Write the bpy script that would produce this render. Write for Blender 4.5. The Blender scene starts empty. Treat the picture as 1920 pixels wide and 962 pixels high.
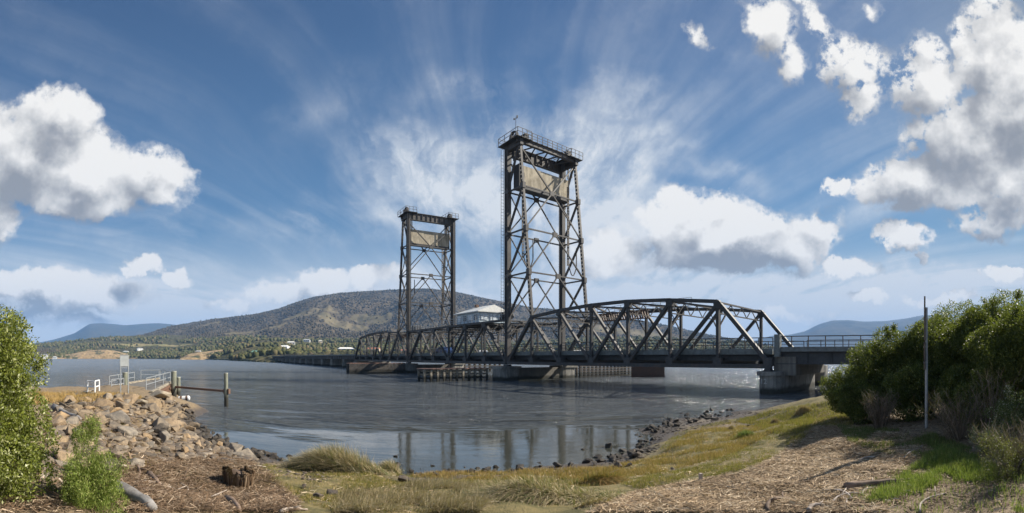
import bpy, math, random
import numpy as np
from mathutils import Vector, Matrix

# ------------------------------------------------------------------ camera, sky, sun, exposure
SC = bpy.context.scene
COL = SC.collection
F = 870.0            # pixels per radian of the panorama (photo 1920 wide)
HZ = 670.0           # horizon row
EYE = 3.1            # eye height above the water
R = math.radians

cam_d = bpy.data.cameras.new("camera")
cam = bpy.data.objects.new("camera", cam_d); COL.objects.link(cam)
cam.location = (0, 0, EYE); cam.rotation_euler = (R(90), 0, 0)
cam_d.type = 'PANO'
cam_d.panorama_type = 'CENTRAL_CYLINDRICAL'
cam_d.central_cylindrical_range_u_min = -960 / F
cam_d.central_cylindrical_range_u_max = 960 / F
cam_d.central_cylindrical_range_v_min = -(962 - HZ) / F
cam_d.central_cylindrical_range_v_max = HZ / F
cam_d.central_cylindrical_radius = 1.0
cam_d.clip_start = 0.05; cam_d.clip_end = 60000
SC.camera = cam

SUN_AZ, SUN_EL = R(74), R(35)
world = bpy.data.worlds.new("World"); SC.world = world; world.use_nodes = True
sun_d = bpy.data.lights.new("sun", 'SUN'); sun_d.energy = 5.0; sun_d.angle = R(0.5); sun_d.color = (1.0, 0.93, 0.82)
sun = bpy.data.objects.new("sun", sun_d); COL.objects.link(sun)
sv = Vector((math.sin(SUN_AZ) * math.cos(SUN_EL), math.cos(SUN_AZ) * math.cos(SUN_EL), math.sin(SUN_EL)))
sun.rotation_euler = sv.to_track_quat('Z', 'Y').to_euler()
SC.view_settings.view_transform = 'Standard'; SC.view_settings.look = 'None'
SC.view_settings.gamma = 1; SC.view_settings.use_curve_mapping = False
SC.view_settings.exposure = 0.86
SC.render.engine = 'CYCLES'
SC.cycles.use_denoising = True
SC.cycles.max_bounces = 6; SC.cycles.diffuse_bounces = 2; SC.cycles.glossy_bounces = 3
SC.cycles.transparent_max_bounces = 6; SC.cycles.transmission_bounces = 3; SC.cycles.volume_bounces = 0
SC.cycles.caustics_reflective = False; SC.cycles.caustics_refractive = False
SC.cycles.sample_clamp_indirect = 4.0


world.cycles.sampling_method = 'MANUAL'; world.cycles.sample_map_resolution = 256


class N:
    """small wrapper for building node graphs"""
    def __init__(s, tree): s.t = tree; s.nodes = tree.nodes; s.links = tree.links
    def add(s, typ, **kw):
        n = s.nodes.new(typ)
        for k, v in kw.items(): setattr(n, k, v)
        return n
    def put(s, sock, v):
        if hasattr(v, 'is_output') or hasattr(v, 'links') and hasattr(v, 'node'): s.links.new(v, sock)
        elif isinstance(v, (tuple, list)) and len(v) == 3 and len(getattr(sock, 'default_value', (0,)*3)) == 4: sock.default_value = (*v, 1)
        else: sock.default_value = v
    def m(s, op, a, b=None, c=None, clamp=False):
        n = s.add('ShaderNodeMath', operation=op); n.use_clamp = clamp
        s.put(n.inputs[0], a)
        if b is not None: s.put(n.inputs[1], b)
        if c is not None: s.put(n.inputs[2], c)
        return n.outputs[0]
    def vm(s, op, a, b=None, scale=None):
        n = s.add('ShaderNodeVectorMath', operation=op); s.put(n.inputs[0], a)
        if b is not None: s.put(n.inputs[1], b)
        if scale is not None: s.put(n.inputs['Scale'], scale)
        return n.outputs['Value'] if op in ('LENGTH', 'DOT_PRODUCT', 'DISTANCE') else n.outputs[0]
    def xyz(s, x, y, z):
        n = s.add('ShaderNodeCombineXYZ')
        for i, v in enumerate((x, y, z)): s.put(n.inputs[i], v)
        return n.outputs[0]
    def sep(s, v):
        n = s.add('ShaderNodeSeparateXYZ'); s.put(n.inputs[0], v); return n.outputs
    def noise(s, vec, scale, detail=4, rough=0.5, dist=0.0, color=False, lac=2.0):
        n = s.add('ShaderNodeTexNoise'); s.put(n.inputs['Vector'], vec); n.inputs['Scale'].default_value = scale
        n.inputs['Detail'].default_value = detail; n.inputs['Roughness'].default_value = rough
        n.inputs['Distortion'].default_value = dist; n.inputs['Lacunarity'].default_value = lac
        return n.outputs['Color' if color else 'Fac']
    def map(s, vec, loc=(0,0,0), rot=(0,0,0), sc=(1,1,1), typ='POINT'):
        n = s.add('ShaderNodeMapping', vector_type=typ); s.put(n.inputs[0], vec)
        n.inputs['Location'].default_value = loc; n.inputs['Rotation'].default_value = rot; n.inputs['Scale'].default_value = sc
        return n.outputs[0]
    def ss(s, v, lo, hi, a=0.0, b=1.0, smooth=True):
        n = s.add('ShaderNodeMapRange', interpolation_type='SMOOTHSTEP' if smooth else 'LINEAR')
        s.put(n.inputs[0], v); n.inputs[1].default_value = lo; n.inputs[2].default_value = hi
        n.inputs[3].default_value = a; n.inputs[4].default_value = b
        return n.outputs[0]
    def mix(s, fac, a, b, blend='MIX'):
        n = s.add('ShaderNodeMix', data_type='RGBA', blend_type=blend)
        s.put(n.inputs[0], fac); s.put(n.inputs[6], a); s.put(n.inputs[7], b)
        return n.outputs[2]
    def ramp(s, v, stops):
        n = s.add('ShaderNodeValToRGB'); s.put(n.inputs[0], v)
        el = n.color_ramp.elements
        while len(el) < len(stops): el.new(0.5)
        for e, (p, c) in zip(el, stops): e.position = p; e.color = (*c, 1) if len(c) == 3 else c
        return n.outputs[0]


def sky():
    g = N(world.node_tree); g.nodes.clear()
    out = g.add('ShaderNodeOutputWorld'); bg = g.add('ShaderNodeBackground')
    g.links.new(bg.outputs[0], out.inputs[0]); bg.inputs['Strength'].default_value = 0.1
    st = g.add('ShaderNodeTexSky', sky_type='NISHITA'); st.sun_disc = False
    st.sun_elevation = SUN_EL; st.sun_rotation = SUN_AZ; st.altitude = 0; st.air_density = 1.0
    st.dust_density = 0.6; st.ozone_density = 2.5
    d = g.add('ShaderNodeTexCoord').outputs['Generated']
    x, y, z = g.sep(d)
    hl = g.m('MAXIMUM', g.m('SQRT', g.m('ADD', g.m('MULTIPLY', x, x), g.m('MULTIPLY', y, y))), 0.05)
    az = g.m('ARCTAN2', x, y)
    v = g.m('DIVIDE', z, hl)
    # direction coordinates: azimuth and tangent of elevation
    P = g.xyz(az, v, 0.0)
    ring = g.xyz(g.m('DIVIDE', x, hl), g.m('DIVIDE', y, hl), v)
    wob = g.vm('SUBTRACT', g.noise(ring, 5.5, 7, 0.58, color=True), (0.5, 0.5, 0.5))
    fine = g.vm('SUBTRACT', g.noise(ring, 24, 6, 0.65, color=True), (0.5, 0.5, 0.5))
    warp = g.vm('ADD', g.vm('MULTIPLY', wob, (0.17, 0.13, 0)), g.vm('MULTIPLY', fine, (0.05, 0.045, 0)))

    def field(name, blobs, power=1.0):
        t = bpy.data.node_groups.new(name, 'ShaderNodeTree')
        t.interface.new_socket('Vector', in_out='INPUT', socket_type='NodeSocketVector')
        t.interface.new_socket('Value', in_out='OUTPUT', socket_type='NodeSocketFloat')
        q = N(t); gi = q.add('NodeGroupInput'); go = q.add('NodeGroupOutput')
        acc = None
        for (cx, cy, rx, ry, rot, w) in blobs:
            mp = q.map(gi.outputs[0], ((cx - 960) / F, (HZ - cy) / F, 0), (0, 0, R(rot)), (rx / F, ry / F, 1), 'TEXTURE')
            gr = q.add('ShaderNodeTexGradient', gradient_type='SPHERICAL'); q.links.new(mp, gr.inputs[0])
            val = q.m('MULTIPLY', gr.outputs['Fac'], w)
            if acc is None: acc = val
            else:
                acc = q.m('SMOOTH_MAX', acc, val, 0.12)
        q.links.new(acc, go.inputs[0]); return t
    cum = [  # cx, cy, rx, ry, rotation, weight  (cumulus heaps)
        (40, 300, 190, 135, -8, 1), (105, 225, 120, 85, 0, 1), (190, 330, 180, 105, -8, 1), (295, 335, 95, 85, -15, 1), (140, 372, 170, 55, -5, 1),
        (0, 410, 62, 62, 0, .9), (-60, 330, 130, 90, 0, 1),
        (50, 535, 170, 42, -3, .9), (185, 548, 140, 40, -4, .9), (265, 503, 50, 24, -8, .9), (335, 520, 42, 24, -6, .9), (60, 580, 180, 30, 0, .6),
        (610, 533, 70, 40, 0, .95), (525, 548, 95, 36, 0, .7), (700, 522, 75, 32, 0, .8), (440, 566, 80, 22, 0, .5), (160, 600, 160, 22, 0, .5),
        (1372, 445, 225, 80, -3, 1.25), (1320, 405, 120, 58, 0, 1), (1450, 468, 130, 58, 0, 1.0), (1545, 425, 62, 44, 0, .7), (1130, 470, 130, 70, 0, .62), (1230, 420, 80, 50, 0, .7),
        (1705, 445, 75, 42, 0, .9), (1590, 502, 78, 28, 0, .9), (1640, 560, 70, 22, 0, .85), (1885, 515, 62, 27, 0, .95), (1870, 402, 110, 52, 10, .9),
        (1735, 335, 185, 72, 8, 1), (1830, 270, 170, 150, 0, 1.05), (1855, 110, 100, 160, 0, .95), (1720, 150, 85, 110, 20, .85), (1930, 210, 130, 200, 0, 1),
        (1905, 345, 120, 80, 0, .95), (1600, 120, 95, 75, -30, .8), (1625, 185, 50, 62, 0, .6), (1535, 40, 34, 105, 32, .62), (1440, 45, 70, 95, 10, .68), (1478, 115, 44, 85, 28, .58),
        (1306, 62, 24, 36, 0, .5), (1573, 352, 26, 24, 0, .75), (1735, 481, 16, 12, 0, .9), (1480, 590, 140, 22, 0, .6), (1780, 560, 160, 20, 0, .5),
        (1640, 20, 30, 26, 0, .3), (2050, 250, 160, 190, 0, 1), (2300, 420, 300, 110, 0, 1), (-500, 420, 300, 90, 0, 1), (-900, 300, 260, 110, 0, .9), (2900, 330, 260, 140, 0, .9),
    ]
    cir = [(930, 330, 380, 170, 0, 1.5), (1120, 440, 260, 130, 0, 1.3), (1000, 430, 300, 130, 0, .8), (560, 415, 230, 80, 0, .55), (640, 200, 320, 120, 30, .42), (1170, 190, 220, 80, 0, .6), (330, 440, 330, 90, 0, .42),
           (1340, 320, 170, 60, -8, .55), (880, 170, 260, 90, 15, .6), (350, 150, 500, 200, 20, .08), (1130, 300, 240, 160, 0, 1.1), (1650, 400, 200, 70, 0, .4), (1300, 560, 500, 90, 0, 1), (1750, 540, 340, 70, 0, .8),
           (700, 560, 500, 70, 0, .8), (150, 560, 400, 80, 0, .7), (960, 90, 400, 110, 20, .22)]
    gc = field('cumulus_field', cum); gw = field('cirrus_field', cir)
    def evalg(t, vec):
        n = g.add('ShaderNodeGroup'); n.node_tree = t; g.put(n.inputs[0], vec); return n.outputs[0]
    p1 = g.vm('ADD', P, warp)
    f1 = evalg(gc, p1)
    f2 = evalg(gc, g.vm('ADD', g.vm('ADD', P, g.vm('SCALE', warp, scale=0.9)), (0.022, 0.05, 0)))
    nz = g.noise(ring, 12, 7, 0.62)
    puff = g.noise(ring, 8, 5, 0.52); puffo = g.noise(g.vm('ADD', ring, (0.018, 0.0, 0.034)), 8, 5, 0.52)
    body = g.m('ADD', f1, g.m('MULTIPLY', g.m('ADD', g.m('MULTIPLY', g.m('SUBTRACT', nz, 0.5), 0.55), g.m('MULTIPLY', g.m('SUBTRACT', puff, 0.5), 0.55)), g.ss(f1, 0.13, 0.34)))
    fx = g.sep(fine)[0]
    fray = g.ss(az, 0.45, 0.75, 0.75, 1.7)
    body = g.m('ADD', body, g.m('MULTIPLY', g.m('MULTIPLY', fx, fray), g.ss(f1, 0.13, 0.32)))
    dens = g.m('MULTIPLY', g.ss(body, 0.08, 0.40), g.ss(f1, 0.10, 0.17))
    shade = g.m('ADD', g.m('MULTIPLY', g.m('SUBTRACT', f2, f1), -1.55), g.m('ADD', g.m('MULTIPLY', g.m('SUBTRACT', puff, puffo), 2.6), g.m('MULTIPLY', g.m('SUBTRACT', nz, 0.5), 0.35)))
    depth = g.ss(f1, 0.30, 0.85)
    lit = g.m('ADD', g.m('ADD', 0.74, shade), g.m('MULTIPLY', depth, -0.46))
    low = g.ss(v, 0.0, 0.25, 0.12, 0.0)
    lit = g.m('SUBTRACT', lit, low, clamp=True)
    ccol = g.ramp(lit, [(0.0, (1.7, 1.75, 1.85)), (0.25, (2.3, 2.3, 2.35)), (0.5, (3.3, 3.28, 3.25)), (0.8, (4.6, 4.5, 4.35)), (1.0, (5.5, 5.35, 5.1))])
    # high thin cloud lies on a level sheet, its streaks run toward the far left
    zz = g.m('ADD', g.m('MAXIMUM', z, 0.0), 0.10)
    sheet = g.xyz(g.m('DIVIDE', x, zz), g.m('DIVIDE', y, zz), 0.0)
    lowf = g.vm('SUBTRACT', g.noise(sheet, 0.32, 2, 0.5, color=True), (0.5, 0.5, 0.5))
    sheet = g.vm('ADD', g.vm('ADD', sheet, g.vm('MULTIPLY', lowf, (1.3, 1.3, 0))), g.vm('MULTIPLY', fine, (0.04, 0.04, 0)))
    s1 = g.noise(g.map(sheet, rot=(0, 0, R(-46)), sc=(3.2, 0.16, 1)), 1.0, 7, 0.56)
    s2 = g.noise(g.map(g.vm('ADD', sheet, g.vm('MULTIPLY', wob, (0.5, 0.5, 0))), rot=(0, 0, R(-62)), sc=(2.4, 0.9, 1)), 1.2, 9, 0.62)
    cw = evalg(gw, g.vm('ADD', P, g.vm('MULTIPLY', wob, (0.35, 0.25, 0))))
    cw = g.ss(cw, 0.08, 1.0); streak = g.ss(s1, 0.38, 0.78); curd = g.ss(s2, 0.34, 0.70)
    cirv = g.m('ADD', g.m('MULTIPLY', streak, g.m('MULTIPLY', g.m('ADD', 0.34, g.m('MULTIPLY', cw, 0.95)), g.ss(nz, 0.30, 0.62, 0.55, 1.1))), g.m('MULTIPLY', curd, g.m('ADD', 0.0, g.m('MULTIPLY', cw, 1.25))))
    veil = g.ss(v, 0.03, 0.30, 1.15, 0.0)
    cirv = g.m('ADD', g.m('MULTIPLY', cirv, 0.95), g.m('MULTIPLY', veil, g.m('ADD', 0.45, s2)), clamp=True)
    lum = g.vm('DOT_PRODUCT', st.outputs[0], (0.3, 0.5, 0.2))
    base = g.vm('SCALE', st.outputs[0], scale=g.m('DIVIDE', 0.95, g.m('ADD', 1.0, g.m('MULTIPLY', lum, 0.24))))
    base = g.mix(g.ss(v, 0.15, 0.9), g.mix(1.0, base, (0.60, 0.86, 0.96), 'MULTIPLY'), g.mix(1.0, base, (0.40, 0.54, 0.68), 'MULTIPLY'))
    c = g.mix(cirv, base, (4.3, 4.45, 4.6))
    c = g.mix(dens, c, ccol)
    g.links.new(c, bg.inputs[0])
sky()

# ------------------------------------------------------------------ helpers
def mat(name):
    m = bpy.data.materials.new(name); m.use_nodes = True
    g = N(m.node_tree); g.nodes.clear()
    out = g.add('ShaderNodeOutputMaterial'); g.out = out; g.mat = m
    return g

def finish(g, color, rough=0.8, metal=0.0, bump=None, bstr=0.5, bdist=0.02, spec=0.5, translucent=None, **kw):
    b = g.add('ShaderNodeBsdfPrincipled')
    g.put(b.inputs['Base Color'], color); g.put(b.inputs['Roughness'], rough); g.put(b.inputs['Metallic'], metal)
    b.inputs['Specular IOR Level'].default_value = spec
    if bump is not None:
        bn = g.add('ShaderNodeBump'); g.put(bn.inputs['Height'], bump); g.put(bn.inputs['Strength'], bstr); g.put(bn.inputs['Distance'], bdist)
        g.links.new(bn.outputs[0], b.inputs['Normal'])
    sh = b.outputs[0]
    if translucent is not None:
        tr = g.add('ShaderNodeBsdfTranslucent'); g.put(tr.inputs[0], translucent)
        mx = g.add('ShaderNodeMixShader'); mx.inputs[0].default_value = kw.get('tfac', 0.35)
        g.links.new(sh, mx.inputs[1]); g.links.new(tr.outputs[0], mx.inputs[2]); sh = mx.outputs[0]
    g.links.new(sh, g.out.inputs[0]); return g.mat

def opos(g): return g.add('ShaderNodeTexCoord').outputs['Object']
def wpos(g): return g.add('ShaderNodeNewGeometry').outputs['Position']
def orand(g): return g.add('ShaderNodeObjectInfo').outputs['Random']
def irand(g): return g.add('ShaderNodeNewGeometry').outputs['Random Per Island']

def smooth(t): t = np.clip(t, 0, 1); return t * t * (3 - 2 * t)

def mesh_obj(name, V, Fc, m, parent=None, smooth_=False, loc=None, mats=None, mi=None):
    """V (n,3) array, Fc list of index arrays of equal size or python lists"""
    me = bpy.data.meshes.new(name)
    V = np.asarray(V, dtype=np.float32)
    if isinstance(Fc, np.ndarray):
        nf, k = Fc.shape
        me.vertices.add(len(V)); me.vertices.foreach_set('co', V.ravel())
        me.loops.add(nf * k); me.loops.foreach_set('vertex_index', Fc.astype(np.int32).ravel())
        me.polygons.add(nf); me.polygons.foreach_set('loop_start', np.arange(0, nf * k, k, dtype=np.int32))
        me.polygons.foreach_set('loop_total', np.full(nf, k, dtype=np.int32))
        me.update(calc_edges=True)
    else:
        me.from_pydata(V.tolist(), [], Fc); me.update()
    if smooth_: me.polygons.foreach_set('use_smooth', np.ones(len(me.polygons), dtype=bool))
    for x in (mats or [m]): me.materials.append(x)
    if mi is not None: me.polygons.foreach_set('material_index', np.asarray(mi, dtype=np.int32))
    o = bpy.data.objects.new(name, me); COL.objects.link(o)
    if parent is not None: o.parent = parent
    if loc is not None: o.location = loc
    return o

def tag(o, label=None, cat=None, group=None, kind=None):
    if label: o['label'] = label
    if cat: o['category'] = cat
    if group: o['group'] = group
    if kind: o['kind'] = kind
    return o

def empty(name, loc, rz=0, label=None, cat=None, group=None):
    o = bpy.data.objects.new(name, None); COL.objects.link(o)
    o.location = loc; o.rotation_euler = (0, 0, rz); o.empty_display_size = 0.2
    return tag(o, label, cat, group)

def copy_tree(o, parent=None):
    c = o.copy(); COL.objects.link(c); c.parent = parent
    for ch in list(o.children): copy_tree(ch, c)
    return c

class MB:
    """collects boxes, bars and tubes into one mesh"""
    def __init__(s): s.v = []; s.f = []; s.n = 0
    def add(s, V, Fc):
        for f in Fc: s.f.append([i + s.n for i in f])
        s.v.extend([tuple(map(float, p)) for p in V]); s.n = len(s.v); return s
    def box(s, c, d, M=None):
        x, y, z = d[0] / 2, d[1] / 2, d[2] / 2
        V = [(-x, -y, -z), (x, -y, -z), (x, y, -z), (-x, y, -z), (-x, -y, z), (x, -y, z), (x, y, z), (-x, y, z)]
        if M is not None: V = [M @ Vector(p) for p in V]
        V = [(p[0] + c[0], p[1] + c[1], p[2] + c[2]) for p in V]
        return s.add(V, [[0, 3, 2, 1], [4, 5, 6, 7], [0, 1, 5, 4], [1, 2, 6, 5], [2, 3, 7, 6], [3, 0, 4, 7]])
    def bar(s, a, b, w, t, side=(0, 1, 0), tw=None, tt=None):
        """beam a->b; t measured along `side`, w across it"""
        a = Vector(a); b = Vector(b); d = (b - a).normalized(); sd = Vector(side)
        sd = (sd - d * sd.dot(d))
        if sd.length < 1e-4: sd = Vector((1, 0, 0)) - d * d.x
        sd.normalize(); up = d.cross(sd)
        tw = tw or w; tt = tt or t
        V = []
        for p, ww, th in ((a, w, t), (b, tw, tt)):
            for i, j in ((-1, -1), (1, -1), (1, 1), (-1, 1)): V.append(p + up * (i * ww / 2) + sd * (j * th / 2))
        return s.add(V, [[0, 3, 2, 1], [4, 5, 6, 7], [0, 1, 5, 4], [1, 2, 6, 5], [2, 3, 7, 6], [3, 0, 4, 7]])
    def laced(s, a, b, w, t, side=(0, 1, 0), pitch=None, fl=0.13, zig=False):
        """two channels joined by batten plates or zigzag lacing on both faces"""
        a = Vector(a); b = Vector(b); L = (b - a).length; d = (b - a) / L; sd = Vector(side)
        sd = (sd - d * sd.dot(d)).normalized(); up = d.cross(sd)
        o = up * (w / 2 - fl / 2)
        s.bar(a + o, b + o, fl, t, side); s.bar(a - o, b - o, fl, t, side)
        pitch = pitch or w * 1.15
        n = max(2, int(L / pitch)); h = t / 2 - 0.012
        for k in range(n):
            p = a + d * (L * (k + 0.5) / n)
            if zig:
                q0 = a + d * (L * k / n); q1 = a + d * (L * (k + 1) / n); sg = 1 if k % 2 else -1
                s.bar(q0 + o * sg, q1 - o * sg, 0.07, t * 0.7, side)
            else:
                s.bar(p - o, p + o, pitch * 0.34, t - 0.03, side)
        return s
    def tube(s, pts, r, n=6, r2=None, cap=True):
        pts = [Vector(p) for p in pts]; m = len(pts); V = []; Fc = []
        rs = [r + (((r2 if r2 is not None else r) - r) * i / max(1, m - 1)) for i in range(m)] if not isinstance(r, (list, tuple)) else r
        ref = None
        for i, p in enumerate(pts):
            d = (pts[min(i + 1, m - 1)] - pts[max(i - 1, 0)]); d = d.normalized() if d.length > 1e-9 else Vector((0, 0, 1))
            if ref is None: ref = Vector((0, 0, 1)) if abs(d.z) < .9 else Vector((1, 0, 0))
            u = (ref - d * ref.dot(d)).normalized(); ref = u; w = d.cross(u)
            for k in range(n):
                an = 2 * math.pi * k / n
                V.append(p + (u * math.cos(an) + w * math.sin(an)) * rs[i])
        for i in range(m - 1):
            for k in range(n):
                k2 = (k + 1) % n
                Fc.append([i * n + k, i * n + k2, (i + 1) * n + k2, (i + 1) * n + k])
        if cap: Fc.append(list(range(n))[::-1]); Fc.append([(m - 1) * n + k for k in range(n)])
        return s.add(V, Fc)
    def prism(s, poly, h, M=None, off=(0, 0, 0)):
        n = len(poly); V = [(x, y, 0) for x, y in poly] + [(x, y, h) for x, y in poly]
        if M is not None: V = [M @ Vector(p) for p in V]
        V = [(p[0] + off[0], p[1] + off[1], p[2] + off[2]) for p in V]
        return s.add(V, [list(range(n))[::-1], [i + n for i in range(n)]] + [[i, (i + 1) % n, (i + 1) % n + n, i + n] for i in range(n)])
    def build(s, name, m, parent=None, fr=None, smooth_=False):
        V = s.v
        if fr is not None: V = fr.map(V)
        return mesh_obj(name, np.array(V), s.f, m, parent, smooth_)

def pol(px, rho, z=0.0):
    th = (px - 960) / F
    return Vector((rho * math.sin(th), rho * math.cos(th), z))
def onz(px, py, z):          # the point of height z seen at that pixel
    return pol(px, (EYE - z) * F / (py - HZ), z)

# ------------------------------------------------------------------ materials
def m_steel(name, base=(0.050, 0.049, 0.048), rust=0.4):
    g = mat(name); p = wpos(g)
    n1 = g.noise(p, 0.55, 6, 0.65); n2 = g.noise(p, 3.5, 6, 0.7)
    k = g.m('ADD', g.m('MULTIPLY', n1, 0.6), g.m('MULTIPLY', n2, 0.5))
    c = g.mix(g.ss(k, 0.35, 0.75), tuple(x * 0.75 for x in base), tuple(x * 1.5 for x in base))
    c = g.mix(g.m('MULTIPLY', g.ss(k, 0.58, 0.74), rust), c, (0.16, 0.075, 0.035))
    return finish(g, c, 0.62, 0.0, n2, 0.3, 0.01, spec=0.4)

def m_concrete(name, base=(0.30, 0.285, 0.25), dark=(0.09, 0.085, 0.075), tide=True, streak=1.0):
    g = mat(name); p = wpos(g); x, y, z = g.sep(p)
    n1 = g.noise(p, 0.9, 7, 0.65); n2 = g.noise(p, 9, 6, 0.7)
    st = g.noise(g.map(p, sc=(5, 5, 0.35)), 1.0, 5, 0.6)
    k = g.ss(g.m('ADD', g.m('MULTIPLY', n1, 0.55), g.m('MULTIPLY', st, 0.5 * streak)), 0.38, 0.68)
    c = g.mix(k, dark, base); c = g.mix(g.m('MULTIPLY', n2, 0.35), c, tuple(b * 1.25 for b in base))
    if tide:
        c = g.mix(g.ss(g.m('ADD', z, g.m('MULTIPLY', n1, 0.5)), 0.55, 0.95, 1, 0), c, (0.035, 0.035, 0.026))
    return finish(g, c, 0.9, 0, n2, 0.6, 0.02)

def m_wood(name, a=(0.20, 0.16, 0.12), b=(0.09, 0.075, 0.06), tide=False, sc=(2, 2, 14)):
    g = mat(name); p = opos(g)
    n = g.noise(g.map(p, sc=sc), 1.5, 6, 0.6); n2 = g.noise(p, 14, 5, 0.7)
    c = g.mix(g.ss(n, 0.35, 0.65), b, a); c = g.mix(g.m('MULTIPLY', g.ss(n2, .5, .8), 0.5), c, tuple(x * 1.5 for x in a))
    if tide:
        z = g.sep(wpos(g))[2]
        c = g.mix(g.ss(z, 0.5, 0.95, 1, 0), c, (0.03, 0.028, 0.02))
    return finish(g, c, 0.88, 0, n, 0.6, 0.02)

def m_plain(name, c, rough=0.7, var=0.25, sc=3.0, metal=0.0):
    g = mat(name); n = g.noise(opos(g), sc, 6, 0.65)
    cc = g.mix(g.ss(n, 0.3, 0.7), tuple(x * (1 - var) for x in c), tuple(x * (1 + var) for x in c))
    return finish(g, cc, rough, metal, n, 0.2, 0.01)

def m_leaf(name, a, b, c3=None, tfac=0.4, rough=0.5):
    g = mat(name); r = irand(g); n = g.noise(wpos(g), 1.6, 3, 0.6)
    k = g.m('ADD', g.m('MULTIPLY', r, 0.7), g.m('MULTIPLY', n, 0.5))
    stops = [(0.2, a), (0.75, b)] + ([(0.97, c3)] if c3 else [])
    c = g.ramp(k, stops)
    return finish(g, c, rough, 0, spec=0.35, translucent=g.mix(0.5, c, (0.28, 0.34, 0.03)), tfac=tfac)

def m_rock(name, cols, world_=False, sc=2.5):
    g = mat(name); p = opos(g); r = orand(g)
    q = g.vm('ADD', p, g.xyz(g.m('MULTIPLY', r, 37), g.m('MULTIPLY', r, 11), 0))
    n = g.noise(q, sc, 8, 0.7); n2 = g.noise(q, sc * 5, 6, 0.75)
    rr = r if not world_ else irand(g)
    c = g.ramp(rr, cols)
    c = g.mix(g.ss(n, 0.35, 0.68), g.mix(0.55, c, (0.06, 0.05, 0.045)), g.mix(0.25, c, (0.42, 0.30, 0.18)))
    c = g.mix(g.m('MULTIPLY', g.ss(n2, 0.55, 0.75), 0.4), c, (0.35, 0.33, 0.29))
    zz = g.sep(wpos(g))[2]
    c = g.mix(g.ss(g.m('ADD', zz, g.m('MULTIPLY', n, 0.2)), 0.28, 0.5, 0.8, 0), c, (0.035, 0.03, 0.024))
    return finish(g, c, 0.85, 0, g.m('ADD', n2, n), 0.7, 0.03)

M_STEEL = m_steel('dark_steel'); M_STEEL2 = m_steel('tower_steel', (0.078, 0.072, 0.066), 0.3)
M_RUST = m_steel('rusty_steel', (0.13, 0.075, 0.05), 0.8)
M_KERB = m_plain('grey_deck_edge', (0.16, 0.175, 0.17), 0.8)
M_GIRD = m_steel('girder_paint', (0.05, 0.052, 0.054), 0.15)
M_CONC = m_concrete('concrete'); M_CWT = m_concrete('counterweight_concrete', (0.60, 0.53, 0.40), (0.20, 0.17, 0.12), False, 1.0)
M_CONC_D = m_concrete('weathered_concrete', (0.20, 0.185, 0.155))
M_TIMBER = m_wood('weathered_timber', (0.42, 0.37, 0.28), (0.12, 0.10, 0.08), True)
M_TIMBER_D = m_wood('dark_timber', (0.14, 0.12, 0.10), (0.05, 0.045, 0.04), True)
M_GALV = m_plain('galvanised_steel', (0.34, 0.36, 0.37), 0.5, 0.15, 6, 0.3)
M_WHITE = m_plain('white_paint', (0.75, 0.76, 0.75), 0.6, 0.08)

# ------------------------------------------------------------------ ground height: smooth surface through surveyed points
_pts = []
def cp(px, py, z): p = onz(px, py, z); _pts.append((p.x, p.y, z))
def cr(px, rho, z): p = pol(px, rho); _pts.append((p.x, p.y, z))
SHORE = [(350, 757), (362, 790), (395, 818), (440, 840), (490, 852), (560, 864), (650, 874), (735, 876), (800, 884), (880, 884), (960, 880), (1060, 875), (1130, 868),
         (1185, 856), (1210, 836), (1205, 815), (1225, 800), (1290, 786), (1370, 776), (1430, 768), (1490, 760), (1530, 756)]
for a in SHORE: cp(*a, 0.0)
for a in [(1580, 37, 0), (1650, 40, 0), (1720, 44, 0), (1800, 52, 0), (1900, 62, 0), (345, 34.5, 0), (300, 36.5, 0), (240, 37.5, 0), (150, 39, 0), (60, 44, 0), (-60, 50, 0), (-200, 55, 0)]: cr(*a)
for a in [(0, 1.35), (240, 1.28), (500, 1.15), (760, 1.08), (960, 1.08), (1200, 1.2), (1500, 1.38), (1737, 1.45), (1920, 1.7)]: cp(a[0], 962, a[1])
for a in [(300, 905, .95), (430, 870, .5), (430, 905, .75), (560, 920, .68), (560, 890, .35), (700, 920, .62), (800, 920, .62), (960, 915, .62), (1100, 910, .65), (1200, 890, .55), (1240, 830, .28), (1300, 815, .32), (1300, 850, .55),
          (1300, 900, .95), (1400, 790, .25), (1430, 830, .75), (1450, 900, 1.15), (1500, 790, .55), (1540, 850, 1.15), (1560, 790, .9), (1640, 800, 1.2), (1640, 870, 1.35), (1737, 810, 1.4), (1850, 880, 1.55),
          (300, 860, .65), (345, 820, .42), (290, 800, .92), (230, 850, 1.0), (230, 800, 1.12), (170, 780, 1.2), (200, 758, 1.15), (270, 738, 1.22), (225, 741, 1.05), (160, 739, .95), (322, 758, .55), (310, 740, .95),
          (100, 752, 1.1), (60, 745, 1.0), (120, 850, 1.25), (40, 850, 1.3)]: cp(*a)
for px in range(380, 1560, 90):
    for rho in (24, 34, 60):
        if rho > 30 or 500 < px < 1150: cr(px, max(rho, 0), -0.9 if rho < 30 else -1.8)
for px in (1240, 1330, 1420): cr(px, 30, -.35)
for px in (100, 200, 300): cr(px, 48, -1.2)
for px in (1600, 1750, 1900): cr(px, 22, 1.45)
cr(1850, 34, 1.4); cr(1990, 40, 1.6); cr(-100, 30, 1.2); cr(-200, 20, 1.4); cr(2150, 30, 2.0); cr(2100, 10, 1.9); cr(-250, 10, 1.5)
for a in (120, 150, 180, 210, 240):
    for rho in (6, 25, 60): _pts.append((rho * math.sin(R(a)), rho * math.cos(R(a)), 1.6 + 0.01 * rho))
for px in (1700, 1850, 2000): cr(px, 75, -1.5)
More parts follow.
